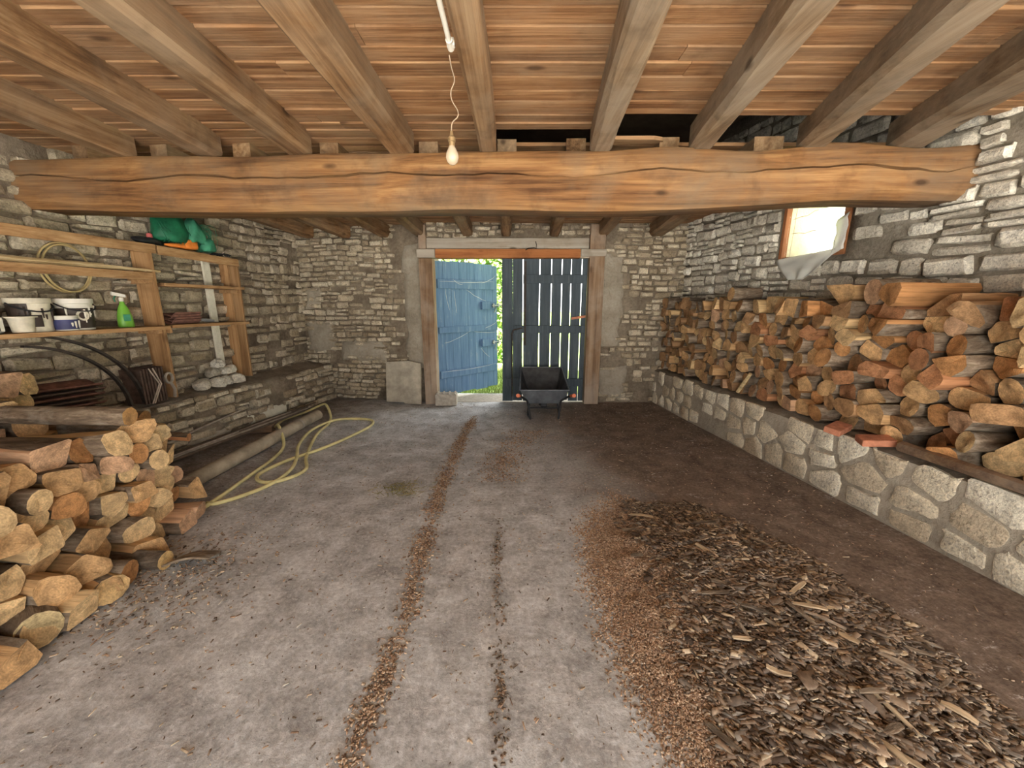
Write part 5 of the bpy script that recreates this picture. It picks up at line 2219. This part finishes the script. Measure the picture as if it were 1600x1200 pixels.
def blades(name, label, n, area_, hgt, seed):
    rg = np.random.default_rng(seed)
    x = rg.uniform(area_[0], area_[1], n)
    y = rg.uniform(area_[2], area_[3], n)
    a = rg.uniform(0, 6.28, n)
    h_ = rg.uniform(.4, 1, n) * hgt
    w = .006
    dx, dy = np.cos(a) * w, np.sin(a) * w
    lx, ly = rg.normal(0, .03, n), rg.normal(0, .03, n)
    z0 = np.full(n, -.075)
    V = np.stack([np.stack([x - dx, y - dy, z0], -1), np.stack([x + dx, y + dy, z0], -1), np.stack([x + lx, y + ly, z0 + h_], -1)], 1)
    me = bpy.data.meshes.new(name)
    me.vertices.add(n * 3)
    me.vertices.foreach_set('co', V.reshape(-1))
    me.loops.add(n * 3)
    me.loops.foreach_set('vertex_index', np.arange(n * 3, dtype=np.int32))
    me.polygons.add(n)
    me.polygons.foreach_set('loop_start', np.arange(0, n * 3, 3, dtype=np.int32))
    me.update(calc_edges=True)
    ca = me.color_attributes.new('col', 'FLOAT_COLOR', 'POINT')
    c = np.ones((n * 3, 4))
    c[:, :3] = np.repeat(np.array([(.16, .26, .05), (.26, .36, .08), (.34, .38, .12)])[rg.integers(0, 3, n)], 3, 0)
    ca.data.foreach_set('color', c.reshape(-1))
    me.materials.append(M['leafattr'])
    me.validate()
    o = bpy.data.objects.new(name, me)
    C.objects.link(o)
    tag(o, label, 'grass', kind='stuff')


blades('grass', 'bright grass blades growing outside the door', 9000, (-1.15, 1.15, 6.6, 10.0), .13, 4)


def bush(label, c, r, n, seed):
    t = thing('bush', label, 'bush', c)
    rg = np.random.default_rng(seed)
    d = rg.normal(0, 1, (n, 3))
    d /= np.linalg.norm(d, axis=1)[:, None]
    rad = rg.uniform(.55, 1, n) ** .5
    P = d * rad[:, None] * np.array(r)
    P[:, 2] = np.abs(P[:, 2] + r[2] * .9)
    a = rg.normal(0, 1, (n, 3))
    a /= np.linalg.norm(a, axis=1)[:, None]
    b = np.cross(a, rg.normal(0, 1, (n, 3)))
    b /= np.linalg.norm(b, axis=1)[:, None]
    s = rg.uniform(.04, .08, n)[:, None] * (1 if r[0] < 2 else 2.2)
    V = np.stack([P - a * s, P + b * s * .5, P + a * s, P - b * s * .5], 1)
    me = bpy.data.meshes.new('foliage')
    me.vertices.add(n * 4)
    me.vertices.foreach_set('co', V.reshape(-1))
    me.loops.add(n * 4)
    me.loops.foreach_set('vertex_index', np.arange(n * 4, dtype=np.int32))
    me.polygons.add(n)
    me.polygons.foreach_set('loop_start', np.arange(0, n * 4, 4, dtype=np.int32))
    me.update(calc_edges=True)
    ca = me.color_attributes.new('col', 'FLOAT_COLOR', 'POINT')
    cc = np.ones((n * 4, 4))
    cc[:, :3] = np.repeat(np.array([(.10, .20, .04), (.20, .32, .07), (.32, .42, .12)])[rg.integers(0, 3, n)], 4, 0)
    ca.data.foreach_set('color', cc.reshape(-1))
    me.materials.append(M['leafattr'])
    me.validate()
    o = bpy.data.objects.new('foliage', me)
    o['kind'] = 'stuff'
    C.objects.link(o)
    o.parent = t
    m_ = MB()
    for k in range(6):
        q = rg.normal(0, .25, 2)
        m_.tube([(0, 0, -.05), (q[0] * r[0], q[1] * r[1], r[2] * .9), (q[0] * r[0] * 2, q[1] * r[1] * 2, r[2] * 1.5)], [.03, .02, .008], 5)
    m_.build('stems', LM['bark'], t)


bush('leafy green bush outside seen through the door gap', (-.42, 10.6, -.07), (.55, .5, 1.40), 3000, 3)
bush('leafy green bush outside behind the open blue door leaf', (-2.4, 10.9, -.07), (1.1, .8, 1.2), 4500, 6)
bush('tall light green tree outside above the open door leaf', (-2.4, 15.5, -.07), (2.6, 1.5, 2.9), 9000, 8)
